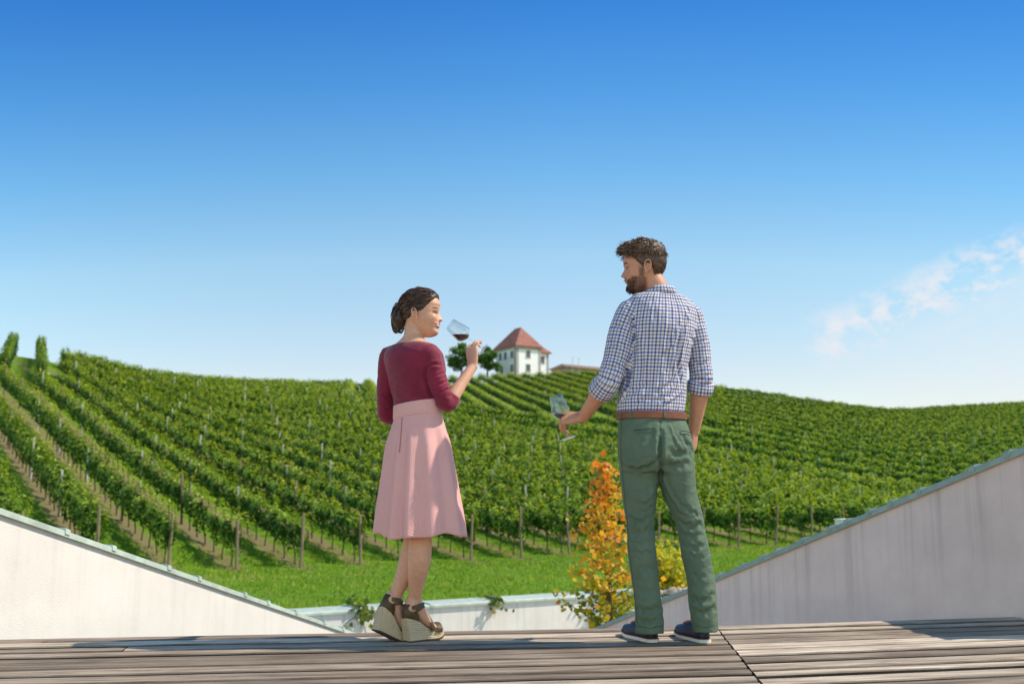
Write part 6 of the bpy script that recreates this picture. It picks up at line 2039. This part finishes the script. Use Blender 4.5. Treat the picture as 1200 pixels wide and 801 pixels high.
flow = flow + rng.normal(size=flow.shape) * .10
flow = flow - nn * (flow * nn).sum(1, keepdims=True); flow /= np.linalg.norm(flow, axis=1, keepdims=True) + 1e-9
ln = .030 + .025 * rng.random(len(ii))
K_ = 6; paths = np.zeros((len(ii), K_, 3))
for q in range(K_):
    t = q / (K_ - 1)
    paths[:, q] = root_ + flow * (t * ln)[:, None] + nn * ((.0035 * math.sin(t * PI) + .0006 - 9 * (t * ln) ** 2 * .35)[:, None])
sv, sq, sr = strand_mesh(whead.w(paths.reshape(-1, 3)).reshape(paths.shape), .0030 * (.6 + .8 * rng.random(len(ii))), np.clip(.42 + .25 * rng.normal(size=len(ii)), 0, 1))
# fly-away hairs
fi = rng.choice(len(ii), 90)
pf = np.zeros((90, K_, 3))
fd = flow[fi] * .7 + nn[fi] * rng.uniform(.2, .8, (90, 1)) + rng.normal(size=(90, 3)) * .3
for q in range(K_):
    t = q / (K_ - 1); pf[:, q] = root_[fi] + fd * (.028 * t) + np.array([0, 0, -.010]) * t * t
fv, fq, fr_ = strand_mesh(whead.w(pf.reshape(-1, 3)).reshape(pf.shape), np.full(90, .0008), np.full(90, .75))
sq = np.concatenate([sq, fq + len(sv)]); sv = np.concatenate([sv, fv]); sr = np.concatenate([sr, fr_])
M_HAIR_W = hair_mat("dark_brown_hair", (.024, .013, .009), (.18, .095, .055))
whair = hair_object(woman, whead.w(pts.reshape(-1, 3)), fs, (sv, sq, sr), M_HAIR_W)
# the chignon: rolled and pinned coils
cv, cf = [], []
strands_p, strands_r = [], []
for k in range(5):
    for m_ in range(90):
        ph0 = rng.random() * 2 * PI; rr_ = rng.uniform(.75, 1.05)
        pth = []
        for q in range(12):
            t = q / 11
            an = -1.9 + 4.4 * t + k * .9
            rad = (.036 + .006 * math.sin(k * 2.1))
            cx = np.array([-.123 - .012 * math.cos(k * 1.3), .016 * math.sin(k * 2.2), -.014 - .016 * (k - 2) * .9])
            core = cx + np.array([math.cos(an) * rad * .62, math.sin(an * .9 + k) * .024, math.sin(an) * rad])
            tub = .0145 * rr_
            core = core + np.array([math.cos(ph0 + t * 2.0), math.sin(ph0 + t * 2.0) * 1.1, math.cos(ph0 * 1.7 + t)]) * tub * .8
            pth.append(core)
        strands_p.append(pth); strands_r.append(np.clip(.38 + .25 * rng.normal(), 0, 1))
bp = np.array(strands_p)
bv_, bq, br = strand_mesh(whead.w(bp.reshape(-1, 3)).reshape(bp.shape), np.full(len(bp), .0034), np.array(strands_r))
ev, ef = ellipsoid((0, 0, 0), (.037, .046, .062), None, 28)
ev = np.array(ev); ev = ev * (1 + .07 * np.sin(ev[:, 2] * 150 + ev[:, 1] * 60)[:, None]) + np.array([-.117, 0, -.018])
Vb = np.concatenate([whead.w(ev), bv_]); Fb = [tuple(q) for q in ef] + [tuple(q) for q in (bq + len(ev))]
bun = obj("chignon", Vb, Fb, M_HAIR_W, whair, smooth=True)
setattr_face(bun.data, 'rnd', np.concatenate([np.full(len(ef), .15), br]))
# small ear stud and her glass
gf = WPt(566.5, 409.5, .075); gr = WPt(526, 378.5, .02)
wine_glass("glass of red wine tilted towards the smiling woman's face", gf, gr - gf, .202, .131)
